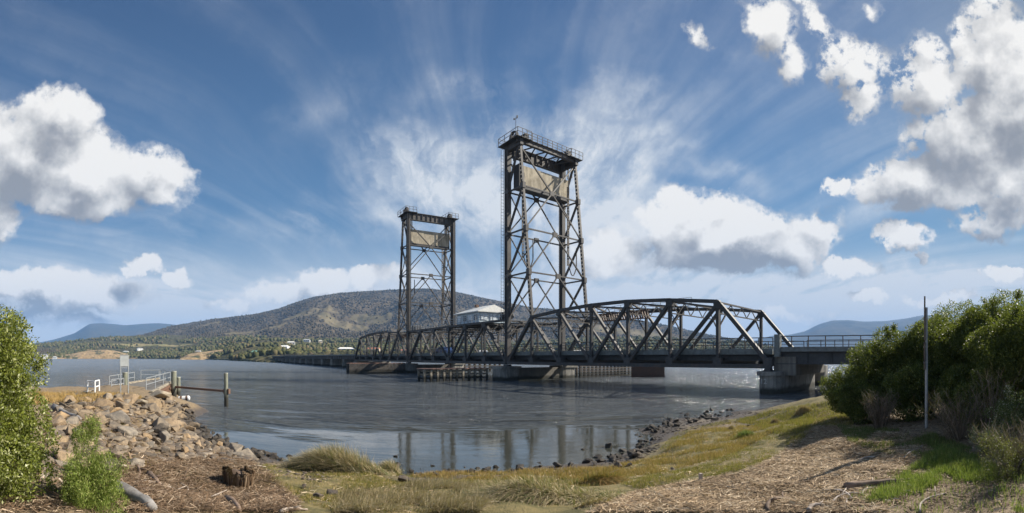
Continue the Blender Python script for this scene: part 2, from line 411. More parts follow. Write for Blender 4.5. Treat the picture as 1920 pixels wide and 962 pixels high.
_pts.append((0, 0, 1.4)); _pts.append((2.5, 0.5, 1.45)); _pts.append((-2.5, 0.5, 1.4))
_P = np.array(_pts)
def _phi(r2): return 0.5 * r2 * np.log(r2 + 1e-6)
def _fit():
    X = _P[:, :2] / 20.0; n = len(X)
    r2 = ((X[:, None] - X[None]) ** 2).sum(-1)
    A = np.zeros((n + 3, n + 3)); A[:n, :n] = _phi(r2) + np.eye(n) * 2e-4
    A[:n, n] = 1; A[:n, n + 1:] = X; A[n:, :n] = A[:n, n:].T
    return X, np.linalg.solve(A, np.concatenate([_P[:, 2], np.zeros(3)]))
_X, _W = _fit()
_rng = np.random.default_rng(5)
_wv = [(_rng.uniform(0, 6.28), _rng.uniform(0, 6.28), f, a) for f, a in ((.9, .035), (1.3, .03), (2.1, .022), (3.3, .016), (5.2, .010), (8.0, .007), (.9, .03), (2.6, .018), (4.1, .012), (6.4, .008))]
def bumps(x, y):
    z = 0
    for an, ph, f, a in _wv: z = z + a * np.sin(f * (x * math.cos(an) + y * math.sin(an)) + ph + 1.3 * np.sin(.6 * f * (y * math.cos(an) - x * math.sin(an)) + ph * 2))
    return z
def height(x, y):
    x = np.asarray(x, dtype=float); y = np.asarray(y, dtype=float); sh = x.shape
    x = x.ravel(); y = y.ravel(); out = np.empty(len(x))
    for i in range(0, len(x), 20000):
        Q = np.stack([x[i:i + 20000], y[i:i + 20000]], 1) / 20.0
        r2 = ((Q[:, None] - _X[None]) ** 2).sum(-1)
        out[i:i + 20000] = _phi(r2) @ _W[:-3] + _W[-3] + Q @ _W[-2:]
    rho = np.hypot(x, y); th = np.degrees(np.arctan2(x, y))
    far = np.where((th > 70) | (th < -80), 1.8, -2.5)
    out = np.clip(out, -2.5, 3.5)
    t = smooth((rho - 62) / 25); out = out * (1 - t) + far * t
    return (out + bumps(x, y) * smooth((out + .4) / .5 )).reshape(sh)

def G(px, py):
    """the point of the ground seen along that pixel's ray"""
    th = (px - 960) / F; t = (HZ - py) / F
    rho = np.geomspace(3.0, 80, 500)
    z = EYE + t * rho; h = height(rho * math.sin(th), rho * math.cos(th)); h = np.maximum(h, 0.0)
    i = int(np.argmax(z <= h))
    if i == 0: i = 1
    a, b = (z[i - 1] - h[i - 1]), (z[i] - h[i]); k = a / (a - b) if a != b else 0
    r = rho[i - 1] + (rho[i] - rho[i - 1]) * k
    return Vector((r * math.sin(th), r * math.cos(th), float(height(r * math.sin(th), r * math.cos(th)))))
def Hh(x, y): return float(height(np.array([x]), np.array([y]))[0])
def to_px(x, y, z): return 960 + F * np.arctan2(x, y), HZ - F * (z - EYE) / np.hypot(x, y)

def in_poly(x, y, poly):
    r = np.zeros(np.shape(x), bool); n = len(poly)
    for i in range(n):
        x1, y1 = poly[i]; x2, y2 = poly[(i + 1) % n]
        c = ((y1 > y) != (y2 > y)) & (x < (x2 - x1) * (y - y1) / ((y2 - y1) + 1e-12) + x1)
        r ^= c
    return r

def ring_quads(nr, nt, closed):
    i = np.arange(nr - 1)[:, None] * nt; j = np.arange(nt if closed else nt - 1)[None]
    j2 = (j + 1) % nt
    return np.stack([i + j, i + j2, i + nt + j2, i + nt + j], -1).reshape(-1, 4)[:, ::-1]

def build_ground():
    th = np.concatenate([np.radians(np.linspace(-75, 75, 620, endpoint=False)), np.radians(np.linspace(75, 285, 60, endpoint=False))])
    rho = np.concatenate([[0.05, .5, 1.2], np.geomspace(2.0, 75, 330), np.geomspace(82, 7200, 26)])
    T, Rr = np.meshgrid(th, rho); X = Rr * np.sin(T); Y = Rr * np.cos(T); Z = height(X, Y)
    V = np.stack([X, Y, Z], -1).reshape(-1, 3)
    g = mat('shore_ground'); p = wpos(g); x, y, z = g.sep(p)
    n1 = g.noise(p, 0.35, 6, 0.6); n2 = g.noise(p, 2.2, 7, 0.7); n3 = g.noise(p, 14, 6, 0.75)
    fib = g.noise(g.map(p, rot=(0, 0, .6), sc=(30, 6, 8)), 1.0, 5, 0.7)
    mud = g.mix(n3, (0.055, 0.043, 0.032), (0.12, 0.095, 0.07))
    soil = g.mix(g.ss(g.m('ADD', g.m('MULTIPLY', fib, .6), g.m('MULTIPLY', n3, .5)), .38, .68), (0.10, 0.068, 0.040), (0.31, 0.23, 0.135))
    turf = g.mix(g.ss(n2, .35, .65), (0.10, 0.09, 0.028), (0.22, 0.17, 0.065))
    # turf strip along the water in the middle, litter elsewhere
    strip = g.mix(1.0, (0, 0, 0), (0, 0, 0)); 
    def blob(cx, cy, rx, ry, rot=0):
        gr = g.add('ShaderNodeTexGradient', gradient_type='SPHERICAL'); g.links.new(g.map(g.xyz(x, y, 0.0), (cx, cy, 0), (0, 0, R(rot)), (rx, ry, 1), 'TEXTURE'), gr.inputs[0]); return gr.outputs['Fac']
    a = g.m('MAXIMUM', g.m('MAXIMUM', blob(-1.0, 8.3, 7.5, 5.0, 8), blob(5.5, 12.5, 4.2, 5.5, -35)), g.m('MAXIMUM', blob(-5, 7.5, 3, 3.2), blob(13.5, 19.5, 5.5, 7)))
    turfm = g.ss(g.m('ADD', a, g.m('MULTIPLY', g.m('SUBTRACT', n2, .5), .7)), .10, .35)
    c = g.mix(turfm, soil, turf)
    c = g.mix(g.ss(g.m('ADD', z, g.m('MULTIPLY', g.m('SUBTRACT', n2, .5), .35)), .12, .38, 1, 0), c, mud)
    m = finish(g, c, g.ss(z, .05, .35, .45, .92), 0, g.m('ADD', n3, fib), .8, .03)
    o = mesh_obj('ground', V, ring_quads(len(rho), len(th), True), m, smooth_=True)
    tag(o, kind='structure')
build_ground()

def build_water():
    th = np.radians(np.linspace(0, 360, 96, endpoint=False)); rho = np.concatenate([[0.5], np.geomspace(5, 7300, 30)])
    T, Rr = np.meshgrid(th, rho); V = np.stack([Rr * np.sin(T), Rr * np.cos(T), 0 * T], -1).reshape(-1, 3)
    g = mat('river_water'); p = wpos(g); x, y, z = g.sep(p)
    d = g.m('SQRT', g.m('ADD', g.m('MULTIPLY', x, x), g.m('MULTIPLY', y, y)))
    wob = g.vm('SCALE', g.vm('SUBTRACT', g.noise(p, 0.12, 4, 0.6, color=True), (.5, .5, .5)), scale=5.0)
    q = g.vm('ADD', p, wob)
    def w(rot, sx, sy, sc, det=4): return g.noise(g.map(q, rot=(0, 0, R(rot)), sc=(sx, sy, 1)), sc, det, 0.6)
    fine = g.m('ADD', w(12, 1, 2.2, 3.2, 5), w(-25, 1, 1.8, 6.5, 4))
    mid = w(8, .55, 1.7, 1.1, 5); swell = w(5, .35, 1.1, .5, 4)
    big = g.noise(g.map(p, rot=(0, 0, R(20)), sc=(.35, 1.3, 1)), 0.14, 5, 0.6)
    # sheltered water in the cove lies almost still, the open river is ruffled
    sx = g.m('DIVIDE', g.m('SUBTRACT', x, -2.0), 17.0)
    edge = g.m('ADD', g.m('MULTIPLY', g.m('MULTIPLY', sx, sx), -1.5), 22.0)
    calm = g.ss(g.m('ADD', g.m('SUBTRACT', d, edge), g.m('MULTIPLY', g.m('SUBTRACT', big, .5), 26)), -1.5, 3.5)
    amp = g.m('ADD', 0.022, g.m('MULTIPLY', calm, g.m('MULTIPLY', g.ss(big, .3, .7, 0.5, 1.2), g.ss(d, 35, 260, 1.1, .42))))
    gust = g.ss(g.noise(g.map(p, rot=(0, 0, R(-6)), sc=(.28, 1.1, 1)), .75, 5, .62), .36, .64, .45, 1.5)
    amp = g.m('MULTIPLY', amp, gust)
    hgt = g.m('MULTIPLY', g.m('ADD', g.m('MULTIPLY', fine, .5), g.m('ADD', g.m('MULTIPLY', mid, 1.5), g.m('MULTIPLY', g.m('MULTIPLY', swell, calm), 3.5))), amp)
    b = g.add('ShaderNodeBsdfPrincipled')
    g.put(b.inputs['Base Color'], g.mix(calm, (0.05, 0.052, 0.042), (0.105, 0.115, 0.12))); b.inputs['Roughness'].default_value = 0.04
    g.put(b.inputs['Roughness'], g.m('ADD', .02, g.m('MULTIPLY', calm, g.ss(d, 20, 200, .06, .2))))
    b.inputs['IOR'].default_value = 1.55
    bn = g.add('ShaderNodeBump'); g.put(bn.inputs['Height'], hgt); bn.inputs['Strength'].default_value = 1; g.put(bn.inputs['Distance'], 0.11)
    g.links.new(bn.outputs[0], b.inputs['Normal']); g.links.new(b.outputs[0], g.out.inputs[0])
    o = mesh_obj('water', V, ring_quads(len(rho), len(th), True), g.mat); tag(o, kind='structure')
build_water()

# ------------------------------------------------------------------ far shore and hills
def hash_noise(x, y, seed=0):
    xi = np.floor(x).astype(np.int64); yi = np.floor(y).astype(np.int64); fx = x - xi; fy = y - yi
    fx = fx * fx * (3 - 2 * fx); fy = fy * fy * (3 - 2 * fy)
    def h(a, b):
        v = (a * 374761393 + b * 668265263 + seed * 974711) & 0xffffffff
        v = ((v ^ (v >> 13)) * 1274126177) & 0xffffffff
        return ((v ^ (v >> 16)) & 0xffff) / 65535.0
    return (h(xi, yi) * (1 - fx) + h(xi + 1, yi) * fx) * (1 - fy) + (h(xi, yi + 1) * (1 - fx) + h(xi + 1, yi + 1) * fx) * fy
def fbm(x, y, o=5, seed=0, ridged=False):
    s = 0; a = .5
    for i in range(o):
        n = hash_noise(x * 2 ** i, y * 2 ** i, seed + i)
        s = s + a * ((1 - abs(2 * n - 1)) if ridged else n); a *= .5
    return s

def hill(name, sky_pts, foot, crest, px0, px1, m, prof=1.2, relief=0.2, rs=300., nt=700, nr=90, foot_z=1.0, seed=1, back=1.5):
    px = np.linspace(px0, px1, nt); sk = np.interp(px, [a for a, b in sky_pts], [b for a, b in sky_pts])
    k = np.hanning(9); k /= k.sum(); sk = np.convolve(np.pad(sk, 4, 'edge'), k, 'valid')
    th = (px - 960) / F
    f = np.interp(px, [a for a, b in foot], [b for a, b in foot]) if isinstance(foot, list) else np.full(nt, float(foot))
    c = np.interp(px, [a for a, b in crest], [b for a, b in crest]) if isinstance(crest, list) else np.full(nt, float(crest))
    zc = EYE + (HZ - sk) / F * c
    t = np.concatenate([np.linspace(0, 1, nr), [1 + (back - 1) * .3, 1 + (back - 1) * .6, back]])[:, None]
    rho = f[None] + (c - f)[None] * t
    X = rho * np.sin(th)[None]; Y = rho * np.cos(th)[None]
    up = np.clip(t, 0, 1) ** prof; base = foot_z + (zc[None] - foot_z) * up
    rel = (fbm(X / rs, Y / rs, 6, seed, True) - .62)
    env = np.sin(np.pi * np.clip(t, 0, 1)) ** .8
    Z = base + rel * relief * np.maximum(zc, 8)[None] * env * 2
    Z = np.minimum(Z, EYE + (zc[None] - EYE) * (rho / c[None]) * 0.985 + 0 * Z) * (t < 1) + Z * (t >= 1)
    Z = np.where(t > 1, zc[None] * np.clip(1 - (t - 1) * 2.2, -.1, 1), Z)
    Z = np.maximum(Z, -2) if foot_z > -1 else Z
    # seal the front: first row dips below the water
    Z[0] = -1.5
    V = np.stack([X, Y, Z], -1).reshape(-1, 3)
    o = mesh_obj(name, V, ring_quads(len(t), nt, False), m, smooth_=True); tag(o, kind='structure')
    return dict(th=th, rho=rho, Z=Z, t=t[:, 0], f=f, c=c, px=px)

def m_hill(name, wood_a, wood_b, field_a, field_b, thr, sc=0.01, spots=(), tree=0.12):
    g = mat(name); p = wpos(g); x, y, z = g.sep(p)
    n = g.noise(p, sc, 7, 0.62); n2 = g.noise(p, sc * 4, 6, 0.65)
    v = g.add('ShaderNodeTexVoronoi'); g.put(v.inputs['Vector'], p); v.inputs['Scale'].default_value = tree; v.inputs['Randomness'].default_value = 1
    crown = g.ss(v.outputs['Distance'], 0.1, 0.75)
    tn = g.noise(p, tree * 1.5, 5, 0.7)
    wood = g.mix(g.m('ADD', g.m('MULTIPLY', crown, .5), g.m('MULTIPLY', g.ss(tn, .3, .7), .5)), wood_a, wood_b)
    wood = g.mix(g.ss(n2, .35, .7), wood, g.mix(0.5, wood, (0.115, 0.085, 0.055)))
    fld = g.mix(g.ss(n2, .35, .65), field_a, field_b)
    k = g.m('ADD', g.m('MULTIPLY', n, .75), g.m('MULTIPLY', n2, .3))
    mask = g.ss(k, thr, thr + .035)
    for (cx, cy, rx, ry, rot) in spots:
        gr = g.add('ShaderNodeTexGradient', gradient_type='SPHERICAL')
        g.links.new(g.map(g.xyz(x, y, 0.0), (cx, cy, 0), (0, 0, R(rot)), (rx, ry, 1), 'TEXTURE'), gr.inputs[0])
        mask = g.m('MAXIMUM', mask, g.ss(g.m('ADD', gr.outputs['Fac'], g.m('MULTIPLY', g.m('SUBTRACT', n2, .5), .9)), .2, .3))
    spec = g.ss(g.noise(p, tree, 3, .6), .58, .66)   # single trees standing in the paddocks
    mask = g.m('MULTIPLY', mask, g.m('SUBTRACT', 1.0, g.m('MULTIPLY', spec, .9)))
    c = g.mix(mask, wood, fld)
    return finish(g, c, 0.95, 0, g.m('MULTIPLY', g.m('SUBTRACT', 1.0, crown), g.m('SUBTRACT', 1.0, mask)), 1.0, 3.5, spec=0.1)

def PW(px, rho): p = pol(px, rho); return (p.x, p.y)
SPH = [(*PW(560, 1500), 170, 55, 20), (*PW(480, 1350), 130, 50, 30), (*PW(640, 1400), 110, 45, 0), (*PW(300, 1500), 140, 60, 30), (*PW(395, 1900), 60, 30, 60), (*PW(700, 1450), 90, 60, 0), (*PW(1080, 1400), 140, 90, 0), (*PW(1180, 1500), 200, 70, 0), (*PW(1350, 1500), 160, 60, 0)]
SPL = [(*PW(190, 1000), 55, 25, 0), (*PW(455, 640), 34, 18, 0), (*PW(330, 1150), 80, 30, 0), (*PW(250, 1250), 140, 40, 10), (*PW(680, 560), 60, 22, 0), (*PW(740, 500), 60, 30, 0), (*PW(905, 560), 70, 30, 0), (*PW(1040, 620), 90, 40, 0)]
MH = m_hill('eucalypt_hill', (0.05, 0.045, 0.032), (0.12, 0.10, 0.07), (0.19, 0.155, 0.095), (0.14, 0.12, 0.068), .80, 0.0035,
            SPH, 0.09)
ML = m_hill('river_terrace', (0.030, 0.036, 0.016), (0.12, 0.115, 0.05), (0.34, 0.27, 0.14), (0.20, 0.19, 0.08), .66, 0.010,
            SPL, 0.13)
MB_ = m_hill('far_mountain', (0.020, 0.028, 0.026), (0.05, 0.055, 0.045), (0.10, 0.10, 0.07), (0.09, 0.09, 0.06), .95, 0.0012, (), 0.03)
SHW = [(-100, 1000), (60, 960), (240, 900), (330, 780), (400, 560), (440, 400), (480, 300), (515, 255), (560, 300), (620, 360), (760, 380), (1000, 420), (1300, 480), (1450, 620), (1560, 900), (2200, 1100)]
LOW = [(-100, 648), (60, 646), (130, 640), (190, 632), (240, 630), (300, 628), (380, 630), (450, 628), (520, 630), (600, 634), (700, 634), (800, 636), (900, 640), (1000, 640), (1100, 634), (1200, 632), (1300, 636), (1400, 640), (1450, 650), (1560, 660), (2200, 660)]
HL = hill('far_shore_land', LOW, SHW, [(-100, 1700), (400, 1500), (700, 1100), (1200, 1100), (2200, 1700)], -150, 2150, ML, 1.25, .10, 120, 900, 100, .8, 3)
MAIN = [(-150, 655), (60, 650), (150, 643), (230, 634), (270, 628), (320, 612), (400, 598), (480, 589), (520, 580), (560, 565), (590, 556), (640, 549), (700, 545), (760, 542), (800, 541), (850, 546), (900, 557), (950, 567), (1000, 577),
        (1086, 584), (1140, 596), (1200, 601), (1250, 610), (1300, 622), (1350, 632), (1400, 640), (1450, 652), (1500, 662), (2200, 668)]
HM = hill('wooded_hill', MAIN, 950, 2250, -150, 2000, MH, .95, .22, 420, 1000, 150, 2, 7)
BL = [(-300, 650), (0, 652), (70, 643), (100, 637), (140, 625), (155, 615), (168, 607), (190, 606), (215, 608), (235, 610), (270, 607), (300, 606), (330, 609), (420, 620), (600, 650)]
HB = hill('blue_mountain', BL, 4600, 6300, -260, 620, MB_, .8, .18, 1100, 420, 60, 5, 11, back=1.12)
BR = [(1380, 650), (1430, 634), (1450, 629), (1480, 628), (1510, 621), (1535, 608), (1560, 601), (1590, 600), (1620, 603), (1660, 602), (1700, 597), (1730, 591), (1790, 590), (1830, 584), (1860, 577), (1920, 566), (2100, 560), (2400, 640)]
HR = hill('distant_range', BR, 3500, 6200, 1350, 2350, MB_, .9, .2, 1100, 420, 60, 5, 17, back=1.12)

RG0 = np.random.default_rng(2)
def m_ochre():
    g = mat('ochre_bank_earth'); p = wpos(g); n = g.noise(p, .05, 6, .65); n2 = g.noise(g.map(p, sc=(1, 1, 2.5)), .25, 6, .7)
    c = g.mix(g.ss(n2, .35, .65), (0.20, .13, .07), (0.46, .33, .17)); c = g.mix(g.ss(n, .50, .60), c, (.06, .065, .028))
    return finish(g, c, .95, 0, n2, .8, 1.0)
M_OCHRE = m_ochre()
def bank(sky_pts, fixed=None):
    x0, x1 = sky_pts[0][0], sky_pts[-1][0]; q = np.linspace(x0, x1, 12); f = np.interp(q, [a for a, b in SHW], [b for a, b in SHW]) if fixed is None else np.full(12, float(fixed))
    hill('ochre_bank', sky_pts, list(zip(q, f + 3)), list(zip(q, f * 1.06 + 14)), x0, x1, M_OCHRE, .55, .12, 12, 160, 24, .2, 19, back=1.3)
bank([(338, 672), (352, 664), (372, 660), (395, 658), (420, 655), (445, 653.5), (470, 656), (500, 659), (518, 663), (528, 668)], 610)
bank([(60, 671), (90, 668), (130, 664), (150, 660), (170, 657), (200, 655.5), (222, 659), (240, 664), (262, 670), (280, 672)])
def build_forest():
    rng = np.random.default_rng(8)
    ico_v = []; t = (1 + 5 ** .5) / 2
    for a in (-1, 1):
        for b in (-t, t): ico_v += [(a, b, 0), (0, a, b), (b, 0, a)]
    ico_v = np.array(ico_v) / math.sqrt(1 + t * t)
    import itertools
    fc = []
    for i, j, k in itertools.combinations(range(12), 3):
        if all(abs(np.linalg.norm(ico_v[a] - ico_v[b]) - 1.0515) < .01 for a, b in ((i, j), (j, k), (i, k))):
            n = np.cross(ico_v[j] - ico_v[i], ico_v[k] - ico_v[i])
            fc.append((i, j, k) if n @ ico_v[i] > 0 else (i, k, j))
    fc = np.array(fc)
    def scatter(H, n, t0, t1, size, thr, seed, name, m, mask=True, spots=(), lift=.7):
        T = rng.uniform(t0, t1, n) ; px = rng.uniform(40, 1560, n)
        ti = np.interp(T, H['t'], np.arange(len(H['t']))); pi = np.interp(px, H['px'], np.arange(len(H['px'])))
        a = ti.astype(int); b = pi.astype(int); fa = ti - a; fb = pi - b
        a2 = np.minimum(a + 1, len(H['t']) - 1); b2 = np.minimum(b + 1, len(H['px']) - 1)
        def smp(A): return (A[a, b] * (1 - fa) + A[a2, b] * fa) * (1 - fb) + (A[a, b2] * (1 - fa) + A[a2, b2] * fa) * fb
        rho = smp(H['rho']); z = smp(H['Z']); th = (px - 960) / F
        x = rho * np.sin(th); y = rho * np.cos(th)
        if mask:
            k = fbm(x / 90, y / 90, 4, seed) < thr
            for (cx, cy, rx, ry, rot) in spots:
                ca, sa = math.cos(R(rot)), math.sin(R(rot)); u = ((x - cx) * ca + (y - cy) * sa) / rx; v = (-(x - cx) * sa + (y - cy) * ca) / ry
                k &= (np.hypot(u, v) + .5 * (fbm(x / 40, y / 40, 3, 9) - .5) > .85) | (RG0.uniform(size=len(x)) < .06)
            x, y, z, rho = x[k], y[k], z[k], rho[k]
        n = len(x); s = rng.uniform(*size, n) * (0.6 + rho / rho.max() * .6)
        V = np.repeat(ico_v[None], n, 0) * (1 + rng.uniform(-.35, .35, (n, 12, 1)))
        V = V * np.stack([s, s, s * rng.uniform(.8, 1.4, n)], -1)[:, None] + np.stack([x, y, z + s * lift], -1)[:, None]
        Fc = (fc[None] + (np.arange(n) * 12)[:, None, None]).reshape(-1, 3)
        o = mesh_obj(name, V.reshape(-1, 3), Fc, m); tag(o, kind='stuff'); return o
    g = mat('far_foliage'); r = irand(g)
    c = g.ramp(r, [(0, (0.055, 0.062, 0.026)), (.5, (0.085, 0.088, 0.036)), (.85, (0.12, 0.11, 0.05)), (1, (0.17, 0.125, 0.07))])
    m = finish(g, c, 0.9, spec=.1)
    tag(scatter(HL, 24000, .015, .95, (2.1, 4.2), .50, 3, 'far_forest', m, spots=SPL, lift=.5), 'olive and brown gum woodland covering the far river bank', 'woodland')
    g = mat('hill_foliage'); r = irand(g)
    c = g.ramp(r, [(0, (0.062, 0.054, 0.036)), (.6, (0.080, 0.068, 0.045)), (1, (0.105, 0.085, 0.056))])
    m = finish(g, c, 0.9, spec=.1)
    tag(scatter(HM, 30000, .10, 1.0, (2.0, 3.9), .55, 5, 'hill_forest', m, spots=SPH, lift=.25), 'grey brown eucalypt forest on the big hill behind the bridge', 'forest')
build_forest()

# ------------------------------------------------------------------ the lift bridge, laid out along its own axis
TH0 = 0.935
NV = Vector((math.sin(TH0), math.cos(TH0), 0)); UV = Vector((-math.cos(TH0), math.sin(TH0), 0))
PHI = math.atan2(UV.y, UV.x)
D0, D1 = 36.8, 46.8          # the two truss planes
S_R, S_T, S_F, S_L = 14.5, 50.8, 84.1, 120.4
PN = (S_T - S_R) / 7

class Frame:
    """bridge coordinates (s along, d away from the shore, z up) -> local coordinates of a thing"""
    def __init__(f, s, d, z, mirror=False): f.o = (s, d, z); f.mir = mirror
    def loc(f):
        s, d, z = f.o
        if f.mir: s = 2 * (S_T + S_F) / 2 - s
        return NV * d + UV * s + Vector((0, 0, z))
    def map(f, V):
        s, d, z = f.o; k = -1 if f.mir else 1
        return [(k * (p[0] - s), -(p[1] - d), p[2] - z) for p in V]

def bthing(name, fr, label, cat, group=None): return empty(name, fr.loc(), PHI, label, cat, group)

def railing(mb, s0, s1, d, z, h=0.95, step=1.3, rails=(0.95, 0.62, 0.32), r=0.05):
    n = max(2, int(abs(s1 - s0) / step))
    for k in range(n + 1):
        s = s0 + (s1 - s0) * k / n
        mb.bar((s, d, z), (s, d, z + h), r * 1.5, r * 1.2)
    for q in rails:
        mb.bar((s0, d, z + q), (s1, d, z + q), r * (1.5 if q == rails[0] else .9), r)

DK = 3.82   # top of the kerb, deck surface at 3.55
def deck_parts(root, fr, s0, s1, step, dn=D0 + .55, df=D1 - .55, beams=None):
    MB().box(((s0 + s1) / 2, (dn + df) / 2, 3.47), (s1 - s0, df - dn - .4, .16)).build('road_deck', M_ASPH, root, fr)
    for d in (dn, df):
        MB().box(((s0 + s1) / 2, d, 3.60), (s1 - s0, .22, .50)).build('kerb', M_KERB, root, fr)
        m = MB(); railing(m, s0, s1, d, DK + .03); m.build('railing', M_STEEL2, root, fr)
    m = MB()
    for q in range(5):
        d = dn + .6 + (df - dn - 1.2) * q / 4
        m.box(((s0 + s1) / 2, d, 3.08), (s1 - s0, .1, .56)).box(((s0 + s1) / 2, d, 2.82), (s1 - s0, .3, .05))
    m.build('stringers', M_GIRD, root, fr)
    n = max(1, round((s1 - s0) / step))
    for k in range(n + 1):
        s = s0 + (s1 - s0) * k / n
        m = MB().box((s, (D0 + D1) / 2, 2.75), (.12, D1 - D0 - .46, .6)).box((s, (D0 + D1) / 2, 3.07), (.36, D1 - D0 - .46, .04)).box((s, (D0 + D1) / 2, 2.44), (.36, D1 - D0 - .46, .04))
        m.build('floor_beam', M_GIRD, root, fr)
M_ASPH = m_plain('asphalt', (0.06, 0.06, 0.06), .9)

def sway(s, z, deep=1.15, knee=True):
    m = MB()
    m.bar((s, D0 + .2, z - .06), (s, D1 - .2, z - .06), .14, .2, (1, 0, 0))
    m.bar((s, D0 + .2, z - deep), (s, D1 - .2, z - deep), .1, .14, (1, 0, 0))
    n = 8
    for k in range(n):
        a = D0 + .2 + (D1 - D0 - .4) * k / n; b = D0 + .2 + (D1 - D0 - .4) * (k + 1) / n
        z0, z1 = (z - .1, z - deep) if k % 2 == 0 else (z - deep, z - .1)
        m.bar((s, a, z0), (s, b, z1), .075, .075, (1, 0, 0))
    if knee:
        for d, k in ((D0 + .15, 1), (D1 - .15, -1)):
            m.bar((s, d, z - deep - 1.3), (s, d + k * 1.4, z - deep), .12, .12, (1, 0, 0))
    return m

def fixed_span(mir, label):
    fr = Frame((S_R + S_T) / 2, (D0 + D1) / 2, 2.1, mir)
    root = bthing('truss_span', fr, label, 'truss bridge span', 'camelback through truss spans of the bridge')
    S = [S_R + PN * k for k in range(8)]
    ZT = [None, 8.12, 8.58, 8.83, 8.83, 8.62, 8.18, None]; ZB = 2.33
    for d, side in ((D0, 'n'), (D1, 'f')):
        m = MB()
        for k in range(1, 6):
            m.bar((S[k] - (.12 if k > 1 else 0), d, ZT[k]), (S[k + 1] + .12, d, ZT[k + 1]), .32, .42)
        for k in (1, 2, 3, 4, 5, 6): m.box((S[k], d, ZT[k] - .34), (.7, .46, .55))
        m.build('top_chord', M_STEEL, root, fr)
        m = MB().box(((S_R + S_T) / 2, d, ZB), (S_T - S_R, .40, .36))
        for k in range(0, 8): m.box((S[k] + (.3 if k == 0 else -.3 if k == 7 else 0), d, ZB + .38), (.8, .44, .7))
        m.build('bottom_chord', M_STEEL, root, fr)
        for a, b in ((0, 1), (7, 6)):
            MB().bar((S[a], d, ZB), (S[b], d, ZT[b]), .36, .42).build('end_post', M_STEEL, root, fr)
        # thick diagonals fall away from mid span on the shore side, laced ones on the tower side
        for t, b in ((1, 2), (2, 3), (3, 4)):
            MB().bar((S[t], d, ZT[t] - .2), (S[b], d, ZB + .1), .27, .36).build('diagonal', M_STEEL, root, fr)
        for t, b in ((6, 5), (5, 4), (4, 3)):
            MB().laced((S[t], d, ZT[t] - .2), (S[b], d, ZB + .1), .28, .30).build('laced_diagonal', M_STEEL2, root, fr)
        for k in range(1, 7):
            MB().laced((S[k], d, ZB + .2), (S[k], d, ZT[k] - .2), .29, .30).build('vertical_post', M_STEEL, root, fr)
    for k in range(1, 7): sway(S[k], ZT[k], 1.05 if k in (1, 6) else 1.25).build('sway_frame', M_STEEL2, root, fr)
    for k in range(1, 6):
        m = MB(); z0, z1 = ZT[k] - .05, ZT[k + 1] - .05
        m.laced((S[k], D0 + .2, z0), (S[k + 1], D1 - .2, z1), .22, .16, (0, 0, 1), .35, .08)
        m.laced((S[k], D1 - .2, z0 - .12), (S[k + 1], D0 + .2, z1 - .12), .22, .16, (0, 0, 1), .35, .08)
        m.build('lateral_brace', M_STEEL2, root, fr)
    deck_parts(root, fr, S_R + .1, S_T - .1, PN)
    # rusty slatted panel, sunlit orange of the top struts put into its colour, and the walkway that climbs along the far top chord
    m = MB(); n = 22
    for k in range(n):
        s = 31.5 + k * .36; m.box((s, 42.0, 8.0), (.2, .12, .9), Matrix.Rotation(.35, 3, 'Y'))
    m.bar((31.3, 42, 8.45), (39.6, 42, 8.35), .12, .2).bar((31.3, 42, 7.55), (39.6, 42, 7.5), .12, .2)
    m.build('slatted_panel', M_RUST, root, fr)
    m = MB(); pts = [(28.5, ZT[3] + .35), (33, ZT[4] + .3), (S[4], ZT[4] + .3), (S[5], ZT[5] + .3), (S[6], ZT[6] + .3), (S_T - .5, ZT[6] + .3)]
    for a, b in zip(pts[:-1], pts[1:]):
        n = max(1, int((b[0] - a[0]) / 1.0)); d = D1 - .1
        for k in range(n + 1):
            s = a[0] + (b[0] - a[0]) * k / n; z = a[1] + (b[1] - a[1]) * k / n
            m.bar((s, d, z), (s, d, z + 1.0), .05, .05)
        for h in (1.0, .66, .33): m.bar((a[0], d, a[1] + h), (b[0], d, b[1] + h), .05, .04)
        m.bar((a[0], d - .3, a[1] - .04), (b[0], d - .3, b[1] - .04), .06, .6)
    m.build('chord_walkway', M_GALV, root, fr)
    return root

